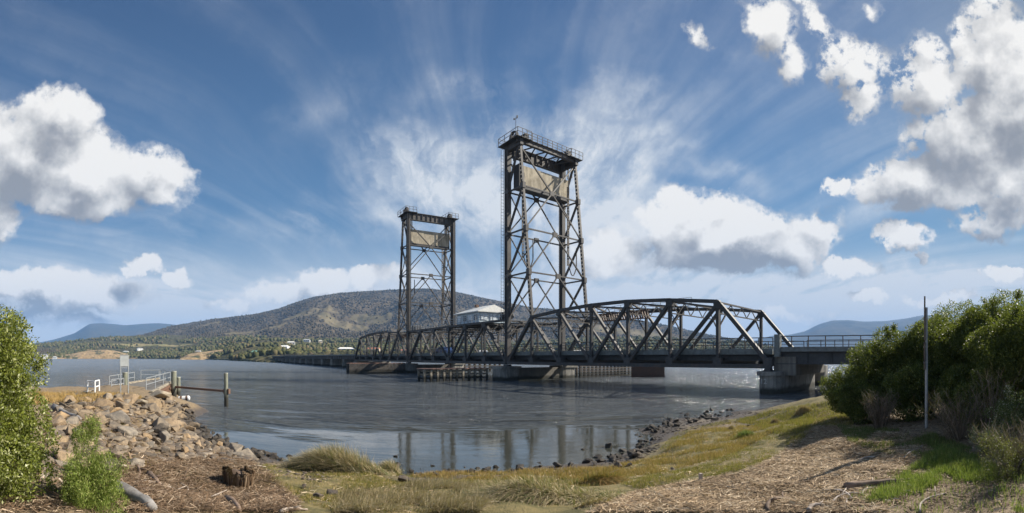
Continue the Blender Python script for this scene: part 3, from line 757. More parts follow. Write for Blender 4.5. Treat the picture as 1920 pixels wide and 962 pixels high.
def lift_span():
    fr = Frame((S_T + S_F) / 2, (D0 + D1) / 2, 2.1)
    root = bthing('lift_span', fr, 'flat topped lift span of the bridge hanging between the two steel towers', 'lift span')
    n = 6; a = S_T + .35; b = S_F - .35; S = [a + (b - a) * k / n for k in range(n + 1)]; ZT, ZB = 8.15, 2.33
    for d in (D0, D1):
        m = MB().box(((a + b) / 2, d, ZT), (b - a, .38, .3))
        for k in range(1, n): m.box((S[k], d, ZT - .38), (.95, .48, .62))
        m.build('top_chord', M_STEEL, root, fr)
        m = MB().box(((a + b) / 2, d, ZB), (b - a, .42, .4))
        for k in range(1, n): m.box((S[k], d, ZB + .42), (1, .48, .8))
        m.build('bottom_chord', M_STEEL, root, fr)
        for p, q in ((0, 1), (n, n - 1)): MB().bar((S[p], d, ZB), (S[q], d, ZT), .32, .36).build('end_post', M_STEEL, root, fr)
        MB().bar((S[4], d, ZT - .2), (S[3], d, ZB), .25, .3).build('diagonal', M_STEEL, root, fr)
        MB().bar((S[2], d, ZT - .2), (S[3], d, ZB), .25, .3).build('diagonal', M_STEEL, root, fr)
        MB().laced((S[5], d, ZT - .2), (S[4], d, ZB), .26, .28).build('laced_diagonal', M_STEEL2, root, fr)
        MB().laced((S[1], d, ZT - .2), (S[2], d, ZB), .26, .28).build('laced_diagonal', M_STEEL2, root, fr)
        for k in range(0, n + 1):
            MB().laced((S[k], d, ZB + .1), (S[k], d, ZT - .1), .25, .26).build('vertical_post', M_STEEL, root, fr)
        m = MB(); railing(m, a, b, d, ZT + .2, 1.0, 1.1); m.build('top_railing', M_GALV, root, fr)
        m = MB().box(((a + b) / 2, d + (.55 if d == D0 else -.55), ZT + .12), (b - a, .7, .05)); m.build('top_walkway', M_STEEL, root, fr)
    for k in range(0, n + 1): sway(S[k], ZT, 1.2).build('sway_frame', M_STEEL2, root, fr)
    for k in range(0, n):
        m = MB(); m.laced((S[k], D0 + .2, ZT), (S[k + 1], D1 - .2, ZT), .22, .16, (0, 0, 1), .35, .08).laced((S[k], D1 - .2, ZT - .13), (S[k + 1], D0 + .2, ZT - .13), .22, .16, (0, 0, 1), .35, .08)
        m.build('lateral_brace', M_STEEL2, root, fr)
    deck_parts(root, fr, a, b, (b - a) / n)
    # lifting machinery at the ends of the span
    for s in (a + 1.2, b - 1.6):
        m = MB().box((s, D0 + .9, ZT + .6), (1.3, 1.2, .7)).box((s + .9, D0 + .9, ZT + .45), (.5, .8, .4))
        m.tube([(s, D0 + .1, ZT + .75), (s, D0 + 1.9, ZT + .75)], .42, 12)
        m.build('winch', M_STEEL, root, fr)
    MB().box((S[3] - .3, D0 + .15, 2.0), (.25, .25, 1.5)).box((S[3] - .3, D0 + .15, 2.9), (.5, .4, .9)).build('navigation_lamp_bracket', M_RUST, root, fr)
    return root

def tower(mir, label):
    fr = Frame(48.6, (D0 + D1) / 2, 2.1, mir)
    root = bthing('lift_tower', fr, label, 'lift tower', 'steel towers of the lift bridge')
    ZTOP = 31.4; zs = [8.2, 14.0, 19.7, 25.4, ZTOP]; sb0, sb1 = S_T - PN, 48.15
    def sb(z): return sb0 + (sb1 - sb0) * (z - zs[0]) / (ZTOP - zs[0])
    for d in (D0, D1):
        k = 1 if d == D0 else -1
        m = MB().bar((S_T, d, 2.5), (S_T, d, ZTOP), .62, .10).bar((S_T, d, 2.5), (S_T, d, ZTOP), .10, .60)
        for q in (-1, 1): m.bar((S_T + q * .28, d, 2.5), (S_T + q * .28, d, ZTOP), .10, .64)
        m.bar((S_T + .42, d, 2.5), (S_T + .42, d, ZTOP), .08, .22)
        m.build('vertical_leg', M_STEEL2, root, fr)
        MB().laced((sb0, d, 8.0), (sb1, d, ZTOP), .38, .32, pitch=.55, fl=.085).build('battered_leg', M_STEEL2, root, fr)
        for i, z in enumerate(zs[1:-1]):
            m = MB().bar((sb(z), d, z), (S_T, d, z), .18, .2).box((sb(z), d, z), (.62, .46, .75)).box((S_T - .1, d, z), (.7, .66, .5)); m.build('side_strut', M_STEEL2, root, fr)
        for i in range(4):
            MB().laced((sb(zs[i + 1]) , d, zs[i + 1]), (S_T - .1, d, zs[i] + .3), .27, .22, pitch=.38, fl=.07).build('side_diagonal', M_STEEL2, root, fr)
            if i < 3: MB().bar((sb(zs[i]), d + k * .1, zs[i]), (S_T - .3, d + k * .1, zs[i + 1] - .3), .13, .13).build('side_rod', M_STEEL2, root, fr)
    for s_of, nm in ((lambda z: S_T, 'span'), (sb, 'shore')):
        for i, z in enumerate(zs[1:-1]):
            s = s_of(z); dm = (D0 + D1) / 2
            m = MB().bar((s, D0 + .3, z), (s, D1 - .3, z), .17, .17, (1, 0, 0)).box((s, dm, z - .03), (.24, .75, .62)); m.build('cross_strut', M_STEEL2, root, fr)
        s = s_of(ZTOP); z = zs[3]
        for d in (D0, D1): MB().bar((s, d, ZTOP - (.6 if nm == 'shore' else 1.6)), (s_of(z), dm, z), .17, .17, (1, 0, 0)).build('portal_diagonal', M_STEEL2, root, fr)
        for i in range(3):
            for d in (D0, D1):
                MB().bar((s_of(zs[i]), d, zs[i] + .1), (s_of(zs[i + 1]), dm, zs[i + 1]), .15, .15, (1, 0, 0)).build('portal_diagonal', M_STEEL2, root, fr)
    # lighter ties between the front and back struts
    # head of the tower
    m = MB().box((sb1, (D0 + D1) / 2, ZTOP + .1), (.16, D1 - D0 + 1.0, .62)).box((sb1, (D0 + D1) / 2, ZTOP + .43), (.5, D1 - D0 + 1, .06)).box((sb1, (D0 + D1) / 2, ZTOP - .22), (.5, D1 - D0 + 1, .06))
    m.build('shore_girder', M_STEEL2, root, fr)
    m = MB().box((S_T + .1, (D0 + D1) / 2, ZTOP - .35), (.12, D1 - D0 - .2, 1.35)).box((S_T + .1, (D0 + D1) / 2, ZTOP + .34), (.55, D1 - D0 - .2, .07)).box((S_T + .1, (D0 + D1) / 2, ZTOP - 1.04), (.55, D1 - D0 - .2, .07))
    for k in range(9): m.box((S_T + .1, D0 + .9 + k * 1.02, ZTOP - .35), (.42, .07, 1.28))
    m.build('span_girder', M_STEEL2, root, fr)
    for d in (D0, D1):
        m = MB().box(((S_T + sb1) / 2, d, ZTOP - .2), (S_T - sb1 + .9, .5, .8)).box(((S_T + sb1) / 2 + .2, d + (.3 if d == D0 else -.3), ZTOP + .26), (S_T - sb1 + 1.8, 2.4, .08))
        for q in range(4): m.bar((sb1 + .3 + q * .7, d + .3, ZTOP - .1), (sb1 + .3 + q * .7, d + .3, ZTOP - 2.0), .14, .2)
        m.build('head_platform', M_STEEL, root, fr)
        # rope sheave: rim, spokes and hub in one wheel
        for q, sg in ((0, -1),):
            m = MB(); c = Vector(((S_T + sb1) / 2 + .1, d + (.1 if d == D0 else -.1), ZTOP + .95)); r = .78; n = 28
            rim = [c + Vector((math.cos(2 * math.pi * i / n) * r, 0, math.sin(2 * math.pi * i / n) * r)) for i in range(n + 1)]
            for i in range(n): m.bar(rim[i], rim[i + 1], .14, .36)
            for i in range(8):
                an = math.pi * i / 4; m.bar(c, c + Vector((math.cos(an), 0, math.sin(an))) * (r - .05), .09, .1)
            m.tube([c - Vector((0, .55, 0)), c + Vector((0, .55, 0))], .2, 10)
            for e in (-.48, .48): m.prism([(-.6, 0), (.6, 0), (.2, .8), (-.2, .8)], .12, Matrix.Rotation(math.pi / 2, 3, 'X'), (c.x, c.y + e + .06, ZTOP + .3))
            m.build('sheave', M_STEEL, root, fr)
        m = MB().box(((S_T + sb1) / 2 - 1.0, d + (1.1 if d == D0 else -1.1), ZTOP + .75), (.8, .7, .85)).build('gear_box', M_STEEL, root, fr)
        m = MB(); z = ZTOP + .3; sA, sB = sb1 - .75, S_T + .95
        dA, dB = (d - .9, d + 1.4) if d == D0 else (d - 1.4, d + .9)
        for (p, q) in (((sA, dA), (sB, dA)), ((sB, dA), (sB, dB)), ((sA, dA), (sA, dB))):
            for h in (1.0, .5): m.bar((p[0], p[1], z + h), (q[0], q[1], z + h), .05, .05)
            for t in range(4): m.bar((p[0] + (q[0] - p[0]) * t / 3, p[1] + (q[1] - p[1]) * t / 3, z), (p[0] + (q[0] - p[0]) * t / 3, p[1] + (q[1] - p[1]) * t / 3, z + 1.02), .06, .06)
        m.build('head_railing', M_STEEL2, root, fr)
    m = MB()
    for s in (sb1 - .3,):
        for k in range(10):
            d = D0 + 1.0 + (D1 - D0 - 2) * k / 9; m.bar((s, d, ZTOP + .4), (s, d, ZTOP + 1.45), .07, .07)
        for h in (1.42, 1.05, .7): m.bar((s, D0 + .8, ZTOP + h), (s, D1 - .8, ZTOP + h), .05, .05)
    m.build('cross_railing', M_STEEL2, root, fr)
    m = MB()
    for k in range(4):
        a, b = D0 + .5 + (D1 - D0 - 1) * k / 4, D0 + .5 + (D1 - D0 - 1) * (k + 1) / 4
        m.bar((sb1, a, ZTOP), (S_T, (a + b) / 2, ZTOP - .1), .14, .14).bar((sb1, b, ZTOP), (S_T, (a + b) / 2, ZTOP - .1), .14, .14)
    m.build('head_bracing', M_STEEL2, root, fr)
    # balance chains hanging in loops, service ladder, mast
    for d in (D0 + .75, D1 - 1.1):
        m = MB(); s = sb(20) + 1.5
        m.laced((s, d, 27.5), (s, d, 16.2), .34, .16, (1, 0, 0), .4, .06); m.build('hanging_ladder', M_CHAIN, root, fr)
        pts = [(s, d + .17 + 1.5 * t, 16.2 - 1.3 * math.sin(math.pi * t)) for t in np.linspace(0, 1, 12)]
        m = MB()
        for a, b in zip(pts[:-1], pts[1:]): m.bar(a, b, .1, .12)
        m.bar(pts[-1], (s, pts[-1][1], 19.0), .1, .12)
        m.build('balance_chain', M_STEEL, root, fr)
    m = MB()
    for q in (-.22, .22): m.bar((S_T + .85, D0 + q - .3, 5), (S_T + .85, D0 + q - .3, ZTOP), .04, .04)
    for k in range(60): m.bar((S_T + .85, D0 - .52, 5.2 + k * .43), (S_T + .85, D0 - .08, 5.2 + k * .43), .03, .03)
    for z in zs[1:]: m.bar((S_T + .3, D0 - .3, z), (S_T + .85, D0 - .3, z), .05, .05)
    m.build('service_ladder', M_STEEL2, root, fr)
    if mir: return root
    m = MB().tube([(sb1 + .6, D0 - .2, ZTOP + .3), (sb1 + .6, D0 - .2, ZTOP + 3.3)], .04, 6, .025).bar((sb1 + .3, D0 - .2, ZTOP + 3.05), (sb1 + .95, D0 - .2, ZTOP + 3.05), .05, .05).box((sb1 + .3, D0 - .2, ZTOP + 3.2), (.14, .14, .3)).box((sb1 + .95, D0 - .2, ZTOP + 3.15), (.16, .12, .2))
    m.build('wind_mast', M_STEEL, root, fr)
    return root

def counterweight(mir, label):
    fr = Frame(49.5, (D0 + D1) / 2, 26, mir)
    root = bthing('counterweight', fr, label, 'counterweight', 'concrete counterweights hanging in the towers')
    m = MB().box((49.55, (D0 + D1) / 2 + .1, 27.35), (1.15, D1 - D0 - 1.3, 2.75)); m.build('concrete_block', M_CWT, root, fr)
    m = MB().box((49.55, (D0 + D1) / 2 + .1, 25.8), (1.3, D1 - D0 - 1.2, .34)); m.build('carrier_beam', M_STEEL, root, fr)
    for e in (D0 + .55, D1 - .45): MB().box((49.55, e, 27.2), (1.25, .1, 3.3)).build('end_plate', M_STEEL, root, fr)
    for d in (D0 + 1.3, D1 - 1.1):
        m = MB()
        for k in range(4): m.tube([(49.2 + k * .2, d, 28.7), (49.2 + k * .2, d, 31.5)], .035, 5)
        m.build('rope', M_STEEL, root, fr)
    return root
M_CHAIN = m_plain('chain_steel', (0.26, 0.22, 0.17), .7)

fixed_span(False, 'camelback truss span running from the numbered shore pier to the tall near tower')
fixed_span(True, 'camelback truss span beyond the farther tower, ending at the long low viaduct')
lift_span()
tower(False, 'taller looking dark steel lift tower standing beside the white cabin')
tower(True, 'farther steel lift tower rising in front of the wooded hill')
counterweight(False, 'stained pale concrete counterweight hanging high in the nearer tower')
counterweight(True, 'grey concrete counterweight hanging high in the farther tower')

for s, lab in ((S_T + .75, 'lift ropes beside the nearer tower leg'), (S_F - .75, 'lift ropes beside the farther tower leg')):
    for d in (D0, D1):
        fr = Frame(s, d, 8.3); m = MB()
        for k in range(3): m.tube([(s, d + k * .12, 8.3), (s, d + k * .12, 31.6)], .04, 5)
        o = m.build('lift_rope', M_STEEL, None, fr); o.location = fr.loc(); o.rotation_euler = (0, 0, PHI)
        tag(o, 'dark vertical ' + lab + (', river bank side' if d == D0 else ', upstream side'), 'rope', 'lift ropes of the span')

def control_house():
    fr = Frame(63.7, 40.7, 8.35)
    root = bthing('control_house', fr, 'pale blue and white control cabin with low hipped roof on top of the lift span', 'cabin')
    mw = m_plain('cabin_wall_paint', (0.50, 0.60, 0.66), .6, .08); mr = m_plain('cabin_roof_metal', (0.72, 0.72, 0.68), .5, .1)
    mg = m_plain('dark_window_glass', (0.05, 0.07, 0.09), .08, .1); mwin = m_plain('blank_window_panel', (0.72, 0.78, 0.82), .25, .06)
    s0, s1, d0, d1, z0, z1 = 60.3, 67.1, 38.2, 43.4, 8.4, 10.25
    MB().box(((s0 + s1) / 2, (d0 + d1) / 2, (z0 + z1) / 2), (s1 - s0, d1 - d0, z1 - z0)).build('wall', mw, root, fr)
    e = .45; rz = 11.35; dm = (d0 + d1) / 2
    V = [(s0 - e, d0 - e, z1), (s1 + e, d0 - e, z1), (s1 + e, d1 + e, z1), (s0 - e, d1 + e, z1), (s0 - e + .1, dm, rz), (s1 - 1.6, dm, rz)]
    V += [(a, b, c - .14) for a, b, c in V[:4]]
    m = MB().add(V, [[0, 1, 5, 4], [2, 3, 4, 5], [3, 0, 4], [1, 2, 5], [0, 6, 7, 1], [1, 7, 8, 2], [2, 8, 9, 3], [3, 9, 6, 0], [6, 9, 8, 7]])
    rf = m.build('roof', mr, root, fr)
    MB().box((64.6, dm - .3, 11.5), (.5, .5, .45)).build('roof_vent', M_RUST, rf, fr)
    for k in range(4):
        s = s0 + .9 + k * 1.65
        w = MB().box((s, d0 - .03, 9.35), (1.15, .06, .95)).build('window', M_WHITE, root, fr)
        MB().box((s - .27, d0 - .07, 9.35), (.46, .04, .8)).box((s + .27, d0 - .07, 9.35), (.46, .04, .8)).build('pane', mwin if k % 2 else mg, w, fr)
    for k in range(3):
        d = d0 + .9 + k * 1.7
        w = MB().box((s0 - .03, d, 9.4), (.06, 1.2, 1.1)).build('window', M_WHITE, root, fr)
        MB().box((s0 - .07, d - .28, 9.4), (.04, .5, .95)).box((s0 - .07, d + .28, 9.4), (.04, .5, .95)).build('pane', mwin, w, fr)
    MB().box(((s0 + s1) / 2, (d0 + d1) / 2, 8.32), (s1 - s0 + 2.2, d1 - d0 + 2.0, .14)).build('platform', M_STEEL, root, fr)
control_house()

def pier(name, s, d0, d1, w, z1, label, mt, cap=None, group=None, cat='bridge pier'):
    fr = Frame(s, (d0 + d1) / 2, -1.5); root = bthing(name, fr, label, cat, group)
    r = w / 2; m = MB(); poly = []
    for k in range(9): an = math.pi * (1 + k / 8); poly.append((s + r * math.cos(an), d0 + r + r * math.sin(an)))
    for k in range(9): an = math.pi * (k / 8); poly.append((s + r * math.cos(an), d1 - r + r * math.sin(an)))
    m.prism([(a, b) for a, b in poly], z1 + 1.5, None, (0, 0, -1.5))
    m.build('shaft', mt, root, fr)
    if cap:
        m = MB(); c = cap
        poly2 = [(s + (a - s) * (1 + c / r), b + (c if b > (d0 + d1) / 2 else -c)) for a, b in poly]
        m.prism(poly2, .34, None, (0, 0, z1)); m.build('cap', mt, root, fr)
    return root, fr

def text_mesh(body, size, depth=0.012):
    c = bpy.data.curves.new('lettering', 'FONT'); c.body = body; c.size = size; c.extrude = depth; c.align_x = 'CENTER'; c.align_y = 'CENTER'
    o = bpy.data.objects.new('lettering', c); COL.objects.link(o)
    dg = bpy.context.evaluated_depsgraph_get(); me = bpy.data.meshes.new_from_object(o.evaluated_get(dg)); bpy.data.objects.remove(o); bpy.data.curves.remove(c)
    return me

root, fr = pier('bridge_pier', S_R + .1, 36.0, 47.6, 2.1, 1.55, 'round nosed concrete pier numbered 12 under the shore end of the big truss', M_CONC, .18)
m = MB().box((S_R - 1.0, 42, 2.35), (2.0, 9.4, 1.6)); m.build('bearing_wall', M_CONC_D, root, fr)
for d in (D0, D1):
    m = MB().prism([(-.45, 0), (.45, 0), (.2, .4), (-.2, .4)], .7, Matrix.Rotation(math.pi / 2, 3, 'X'), (S_R + .3, d + .35, 1.75)).build('bearing', M_STEEL, root, fr)
me = text_mesh('12', .62); me.materials.append(m_plain('worn_white_numerals', (0.5, 0.5, 0.47), .8))
o = bpy.data.objects.new('numerals', me); COL.objects.link(o); o.parent = root
o.matrix_local = Matrix.Translation(Vector((.3, 5.86, 2.55 - .0))) @ Matrix.Rotation(math.pi, 4, 'Z') @ Matrix.Rotation(math.pi / 2, 4, 'X')
# second column pier just behind
root, fr = pier('bridge_pier', S_R - .6, 49.0, 51.2, 1.5, 2.2, 'slim concrete column standing in the water behind the numbered pier', M_CONC)

def tower_pier(s0, lab, mir):
    fr = Frame(S_T + .2, 41.9, -1.5, mir); root = bthing('tower_pier', fr, lab, 'bridge pier', 'concrete piers under the towers'); c = S_T + .2
    for d in (36.6, 47.2):
        poly = []
        for k in range(9): an = math.pi * (1 + k / 8); poly.append((c + 1.25 * math.cos(an), d - .7 + 1.25 * math.sin(an)))
        for k in range(9): an = math.pi * (k / 8); poly.append((c + 1.25 * math.cos(an), d + .7 + 1.25 * math.sin(an)))
        MB().prism(poly, 3.1, None, (0, 0, -1.5)).build('shaft', M_CONC, root, fr)
        MB().box((c, d, 1.74), (2.8, 3.2, .3)).build('cap', M_CONC, root, fr)
    MB().box((c, 41.9, .85), (1.9, 8.4, 1.6)).build('web_wall', M_CONC_D, root, fr)
    for d in (D0, D1): MB().box((c - .1, d, 2.0), (.9, .7, .24)).build('bearing', M_STEEL, root, fr)
tower_pier(0, 'wide concrete pier under the nearer tower beside the timber fenders', False)
tower_pier(0, 'low concrete pier in the water under the farther tower', True)

root, fr = pier('bridge_pier', S_L + .1, 36.4, 47.2, 2.2, 1.95, 'pale concrete pier where the far truss meets the viaduct', M_CONC)

def girder_span(s0, s1, name, label, cat, posts=None):
    fr = Frame((s0 + s1) / 2, (D0 + D1) / 2, 2.5); root = bthing(name, fr, label, cat)
    dn, df = D0 + .35, D1 - .35; L = s1 - s0; sm = (s0 + s1) / 2
    MB().box((sm, (dn + df) / 2, 3.62), (L, df - dn - .3, .18)).build('road_deck', M_ASPH, root, fr)
    for d in (dn, df):
        MB().box((sm, d, 3.78), (L, .25, .40)).build('kerb', M_KERB, root, fr)
        m = MB(); railing(m, s0, s1, d, 3.98, .9, 1.45, (.9, .45)); m.build('railing', M_STEEL2, root, fr)
        k = 1 if d == dn else -1; dd = d + .35 * k
        m = MB().box((sm, dd, 3.06), (L, .08, .98)).box((sm, dd, 2.54), (L, .42, .07)).box((sm, dd, 3.54), (L, .42, .05))
        for q in range(int(L / 2.1)): m.box((s0 + 1 + q * 2.1, dd - .1 * k, 3.05), (.06, .16, .92))
        m.build('girder', M_GIRD, root, fr)
    return root, fr
root, fr = girder_span(-42, S_R - .2, 'approach_span', 'grey plate girder approach with slim railing running behind the bushes', 'girder bridge span')
MB().box((S_R - .45, D0 + .3, 4.1), (.5, .5, 1.9)).build('end_pillar', M_KERB, root, fr)
root, fr = girder_span(S_L + .3, 312, 'viaduct', 'long low viaduct of dark girders reaching the far left shore', 'viaduct')
pr = None
ORD = 'first second third fourth fifth sixth seventh eighth ninth tenth eleventh twelfth thirteenth'.split()
for k in range(13):
    s = S_L + 14 + 14.6 * k
    if pr is None: pr, f_ = pier('viaduct_pier', s, 37.2, 46.6, 1.3, 2.45, 'first short concrete pier of the viaduct counted from the far truss', M_CONC, group='concrete piers under the far viaduct', cat='viaduct pier')
    else:
        c = copy_tree(pr); c.location = Frame(s, 41.9, -1.5).loc(); c['label'] = ORD[k] + ' short concrete pier of the viaduct counted from the far truss'
pier('bridge_pier', -8, 37, 47, 1.6, 2.45, 'concrete pier of the approach span hidden behind the bushes', M_CONC_D)

def fender(s, d0, d1, n, label, zt, mt, rails, rusty=False, group='timber fenders guarding the shipping channel', width=1.6, plank=False, rusty_front=False):
    fr = Frame(s, (d0 + d1) / 2, -1.5); root = bthing('timber_fender', fr, label, 'timber fender', group)
    for r_, ss in enumerate((s, s + width)):
        for k in range(n):
            d = d0 + (d1 - d0) * k / (n - 1)
            MB().bar((ss, d, -1.5), (ss + random.uniform(-.03, .03), d, zt + random.uniform(-.08, .1)), .26, .26, (1, 0, 0)).build('pile', mt, root, fr)
        for z in rails:
            MB().box((ss + (.19 if ss == s else -.19) * (1 if rusty_front else -1), (d0 + d1) / 2, z), (.09, d1 - d0 + .5, .2)).build('rail', mt, root, fr)
    m = MB()
    if rusty:
        m.box((s + width / 2, (d0 + d1) / 2, zt + .08), (width + .6, d1 - d0 + .4, .10))
        m.build('walkway', M_RUSTY_WALK, root, fr)
    return root
M_RUSTY_WALK = m_plain('rusty_grating', (0.27, 0.16, 0.12), .85, .35)
random.seed(4)
fender(52.6, 25.2, 34.6, 11, 'timber fender with a rusty walkway and pale piles in front of the nearer tower', 1.55, M_TIMBER, (1.35, .9, .4), True, rusty_front=True)
fender(49.8, 49.5, 62, 15, 'ladder like timber fender seen through behind the nearer pier', 2.0, M_TIMBER_D, (1.75, 1.35, .95, .55, .15))
fender(82.6, 24.4, 35.2, 9, 'dark close boarded timber fender at the farther tower', 1.9, M_TIMBER_D, (1.75, 1.48, 1.22, .96, .7, .44, .15), True)
fender(84.2, 49.5, 60, 9, 'timber fender hidden behind the farther pier', 1.9, M_TIMBER_D, (1.75, 1.2, .6))

# old brick pier of the former crossing
g = mat('red_brick_stone'); p = opos(g)
bt = g.add('ShaderNodeTexBrick'); g.put(bt.inputs['Vector'], g.map(p, rot=(R(90), 0, 0))); bt.inputs['Scale'].default_value = 1.6
bt.inputs['Color1'].default_value = (.20, .095, .06, 1); bt.inputs['Color2'].default_value = (.13, .075, .055, 1); bt.inputs['Mortar'].default_value = (.05, .045, .04, 1)
bc = g.mix(g.noise(p, 3, 5), bt.outputs['Color'], (.10, .07, .05)); M_BRICK = finish(g, bc, .9, 0, bt.outputs['Fac'], -.4, .03)
e = empty('old_pier', (21.6, 71.5, -1.5), -.29, 'red brown brick pier left standing alone in the river behind the truss', 'brick pier')
mesh_obj('shaft', np.array(MB().box((0, 0, 1.6), (5.2, 3.4, 3.2)).v), MB().box((0, 0, 1.6), (5.2, 3.4, 3.2)).f, M_BRICK, e)
mesh_obj('footing', np.array(MB().box((0, 0, .75), (5.6, 3.8, 1.5)).v), MB().box((0, 0, .75), (5.6, 3.8, 1.5)).f, M_BRICK, e)

# ------------------------------------------------------------------ jetty, piles, sign
random.seed(21)
def jetty():
    root = empty('jetty', (*onz(230, 733, .95).xy, .95), 0, 'concrete and timber boat jetty with steel handrails at the left bank', 'jetty')
    o = root.location
    def lp(p, z=None): return (p[0] - o.x, p[1] - o.y, (z if z is not None else p[2]) - o.z)
    A, B = pol(160, 27.5), pol(205, 33.0)            # shore end, near and far corner
    C, D = pol(322, 34.6), pol(298, 40.5)            # river end, near and far corner
    n1 = pol(284, 26.6)
    poly = [pol(130, 27.0), pol(200, 25.0), n1, C, D, B]
    zz = [.93, .95, 1.05, 1.22, 1.22, 1.0]
    V = [lp(p, z) for p, z in zip(poly, zz)] + [lp(p, z - .16) for p, z in zip(poly, zz)]; n = len(poly)
    g = mat('jetty_tarmac'); p = wpos(g); nn = g.noise(p, 1.2, 7, .7); n3 = g.noise(p, 12, 5, .7)
    m = finish(g, g.mix(g.ss(nn, .35, .65), (.13, .12, .105), g.mix(n3, (.22, .20, .17), (.16, .145, .125))), .9, 0, n3, .4, .01)
    mesh_obj('deck', np.array(V), [list(range(n)), [i + n for i in range(n)][::-1]] + [[i, i + n, (i + 1) % n + n, (i + 1) % n] for i in range(n)], m, root)
    MB().bar(lp(n1, .93), lp(C, 1.1), .30, .16, (0, 0, 1)).bar(lp(n1, .82), lp(C, .98), .12, .42, (0, 0, 1)).bar(lp(n1, .62), lp(C, .78), .32, .06, (0, 0, 1)).build('edge_beam', M_RUST, root)
    MB().bar(lp(C, .95), lp(D, .95), .26, .4, (0, 0, 1)).build('end_beam', M_TIMBER_D, root)
    for (p, q, z0, z1) in ((n1, C, 1.02, 1.2), (A, B, .93, 1.0), (B, D, 1.0, 1.2)):
        MB().bar(lp(p, z0 + .07), lp(q, z1 + .07), .16, .14, (0, 0, 1)).build('kerb_timber', M_TIMBER, root)
    def rail(p, q, z0, z1, k, h=.78, m_=M_GALV, nm='handrail'):
        m = MB()
        for i in range(k + 1):
            a = p.lerp(q, i / k); z = z0 + (z1 - z0) * i / k
            m.tube([lp(a, z), lp(a, z + h)], .032, 6)
        for f in (1, .5): m.tube([lp(p, z0 + h * f), lp(q, z1 + h * f)], .028, 6)
        m.build(nm, m_, root)
    rail(pol(274, 28.0), pol(319, 34.3), 1.05, 1.22, 3)
    rail(pol(264, 39.8), pol(300, 40.0), 1.2, 1.22, 1); 
    rail(pol(205, 32.6), pol(252, 37.0), 1.0, 1.12, 3)
    rail(pol(209, 29.6), pol(232, 31.0), .97, 1.0, 1, .7)
    rail(C, D, 1.22, 1.22, 2)
    mw = MB(); pts = [pol(164, 27.4), pol(178, 27.0), pol(186, 28.2)]
    for p in pts: mw.tube([lp(p, .95), lp(p, 1.72)], .045, 6)
    for h in (.76, .42): mw.tube([lp(p, .95 + h) for p in pts], .04, 6)
    mw.build('white_barrier', M_WHITE, root)
    mw = MB().box(lp(pol(174, 27.0), 1.0), (.9, .25, .12)); mw.build('barrier_base', M_TIMBER, root)
    for p in (pol(318, 35.3), pol(300, 39.8)):
        MB().tube([lp(p, -1.2), lp(p, 1.0)], .17, 10).build('support_pile', M_TIMBER_D, root)
    m = MB().bar(lp(pol(314, 35.2), .7), lp(pol(327, 34.2), -.2), .2, .2).bar(lp(pol(311, 35.4), -.1), lp(pol(323, 35), .6), .3, .25); m.build('brace', M_TIMBER_D, root)
jetty()
M_PILE = m_wood('green_grey_pile', (0.26, 0.27, 0.20), (0.14, 0.14, 0.11), True, (6, 6, 1.2))
def pile(px, rho, z0, z1, r, lab, lean=0):
    p = pol(px, rho, z0); e = tag(empty('mooring_pile', p, 0), lab, 'mooring pile', 'round timber mooring piles')
    m = MB(); n = 7; pts = [(lean * t, 0, (z1 - z0) * t) for t in np.linspace(0, 1, n)]
    m.tube(pts, [r * (1.05 - .1 * t) for t in np.linspace(0, 1, n)], 14); m.build('shaft', M_PILE, e)
    MB().tube([(lean, 0, z1 - z0 - .02), (lean, 0, z1 - z0 + .04)], r * .98, 14).build('cap', m_plain('pile_top', (.36, .36, .30), .9), e)
pile(425, 29.2, -1.5, 2.08, .135, 'tall green grey timber pile standing alone in the water off the jetty', -.06)
pile(326, 33.0, -1.2, 2.08, .20, 'thick timber pile at the river end of the jetty')
pile(334.5, 34.0, -1.2, 1.62, .16, 'short timber pile tucked behind the thick one at the jetty end')
pile(235, 33.5, -1.2, 1.98, .22, 'timber pile behind the sign board on the far side of the jetty')
a = pol(329, 32.9, 1.0); b = pol(425, 29.25, .96); mid = (a + b) / 2
e = tag(empty('walkway_beam', mid), 'long rusty steel beam reaching from the jetty end to the lone pile', 'beam')
MB().bar(a - mid, b - mid + Vector((.2, 0, 0)), .13, .14, (0, 0, 1)).build('girder', M_RUST, e)
MB().bar(b - mid - Vector((.2, 0, 0)), b - mid + Vector((.22, 0, 0)), .2, .32, (0, 0, 1)).build('bracket', M_RUST, e)
p = pol(345, 32.5, .1); e = tag(empty('mooring_buoy', p, .5), 'white and brown barrel float washed up at the jetty end', 'float')
MB().tube([(-.42, 0, .1), (-.36, 0, .1), (.36, 0, .16), (.42, 0, .16)], [.10, .17, .17, .10], 12).build('barrel', M_WHITE, e)
for k in (-.2, .2): MB().tube([(k - .07, 0, .13 + k * .07), (k + .07, 0, .13 + k * .07)], .176, 12).build('band', M_RUST, e)

# sign board on two poles
rho = 25.3; p0, p1 = pol(226, rho), pol(240.5, rho); c = (p0 + p1) / 2
e = tag(empty('sign_board', (c.x, c.y, .8)), 'blank grey sign board on two tall galvanised poles beside the jetty ramp', 'sign')
for q in (p0, p1): MB().tube([(q.x - c.x, q.y - c.y, 0), (q.x - c.x, q.y - c.y, 2.42)], .032, 8).build('pole', M_GALV, e)
dq = (p1 - p0)
MB().bar((p0 - c) * 1.05 + Vector((0, -.02, 2.1)), (p1 - c) * 1.05 + Vector((0, -.02, 2.1)), .58, .03, tuple(Vector((dq.y, -dq.x, 0)).normalized())).build('panel', m_plain('sign_back', (.42, .44, .43), .6, .1), e)
for h in (2.41, 1.72, 1.8): MB().tube([tuple((p0 - c) + Vector((0, 0, h))), tuple((p1 - c) + Vector((0, 0, h)))], .022, 6).build('crossbar', M_GALV, e)

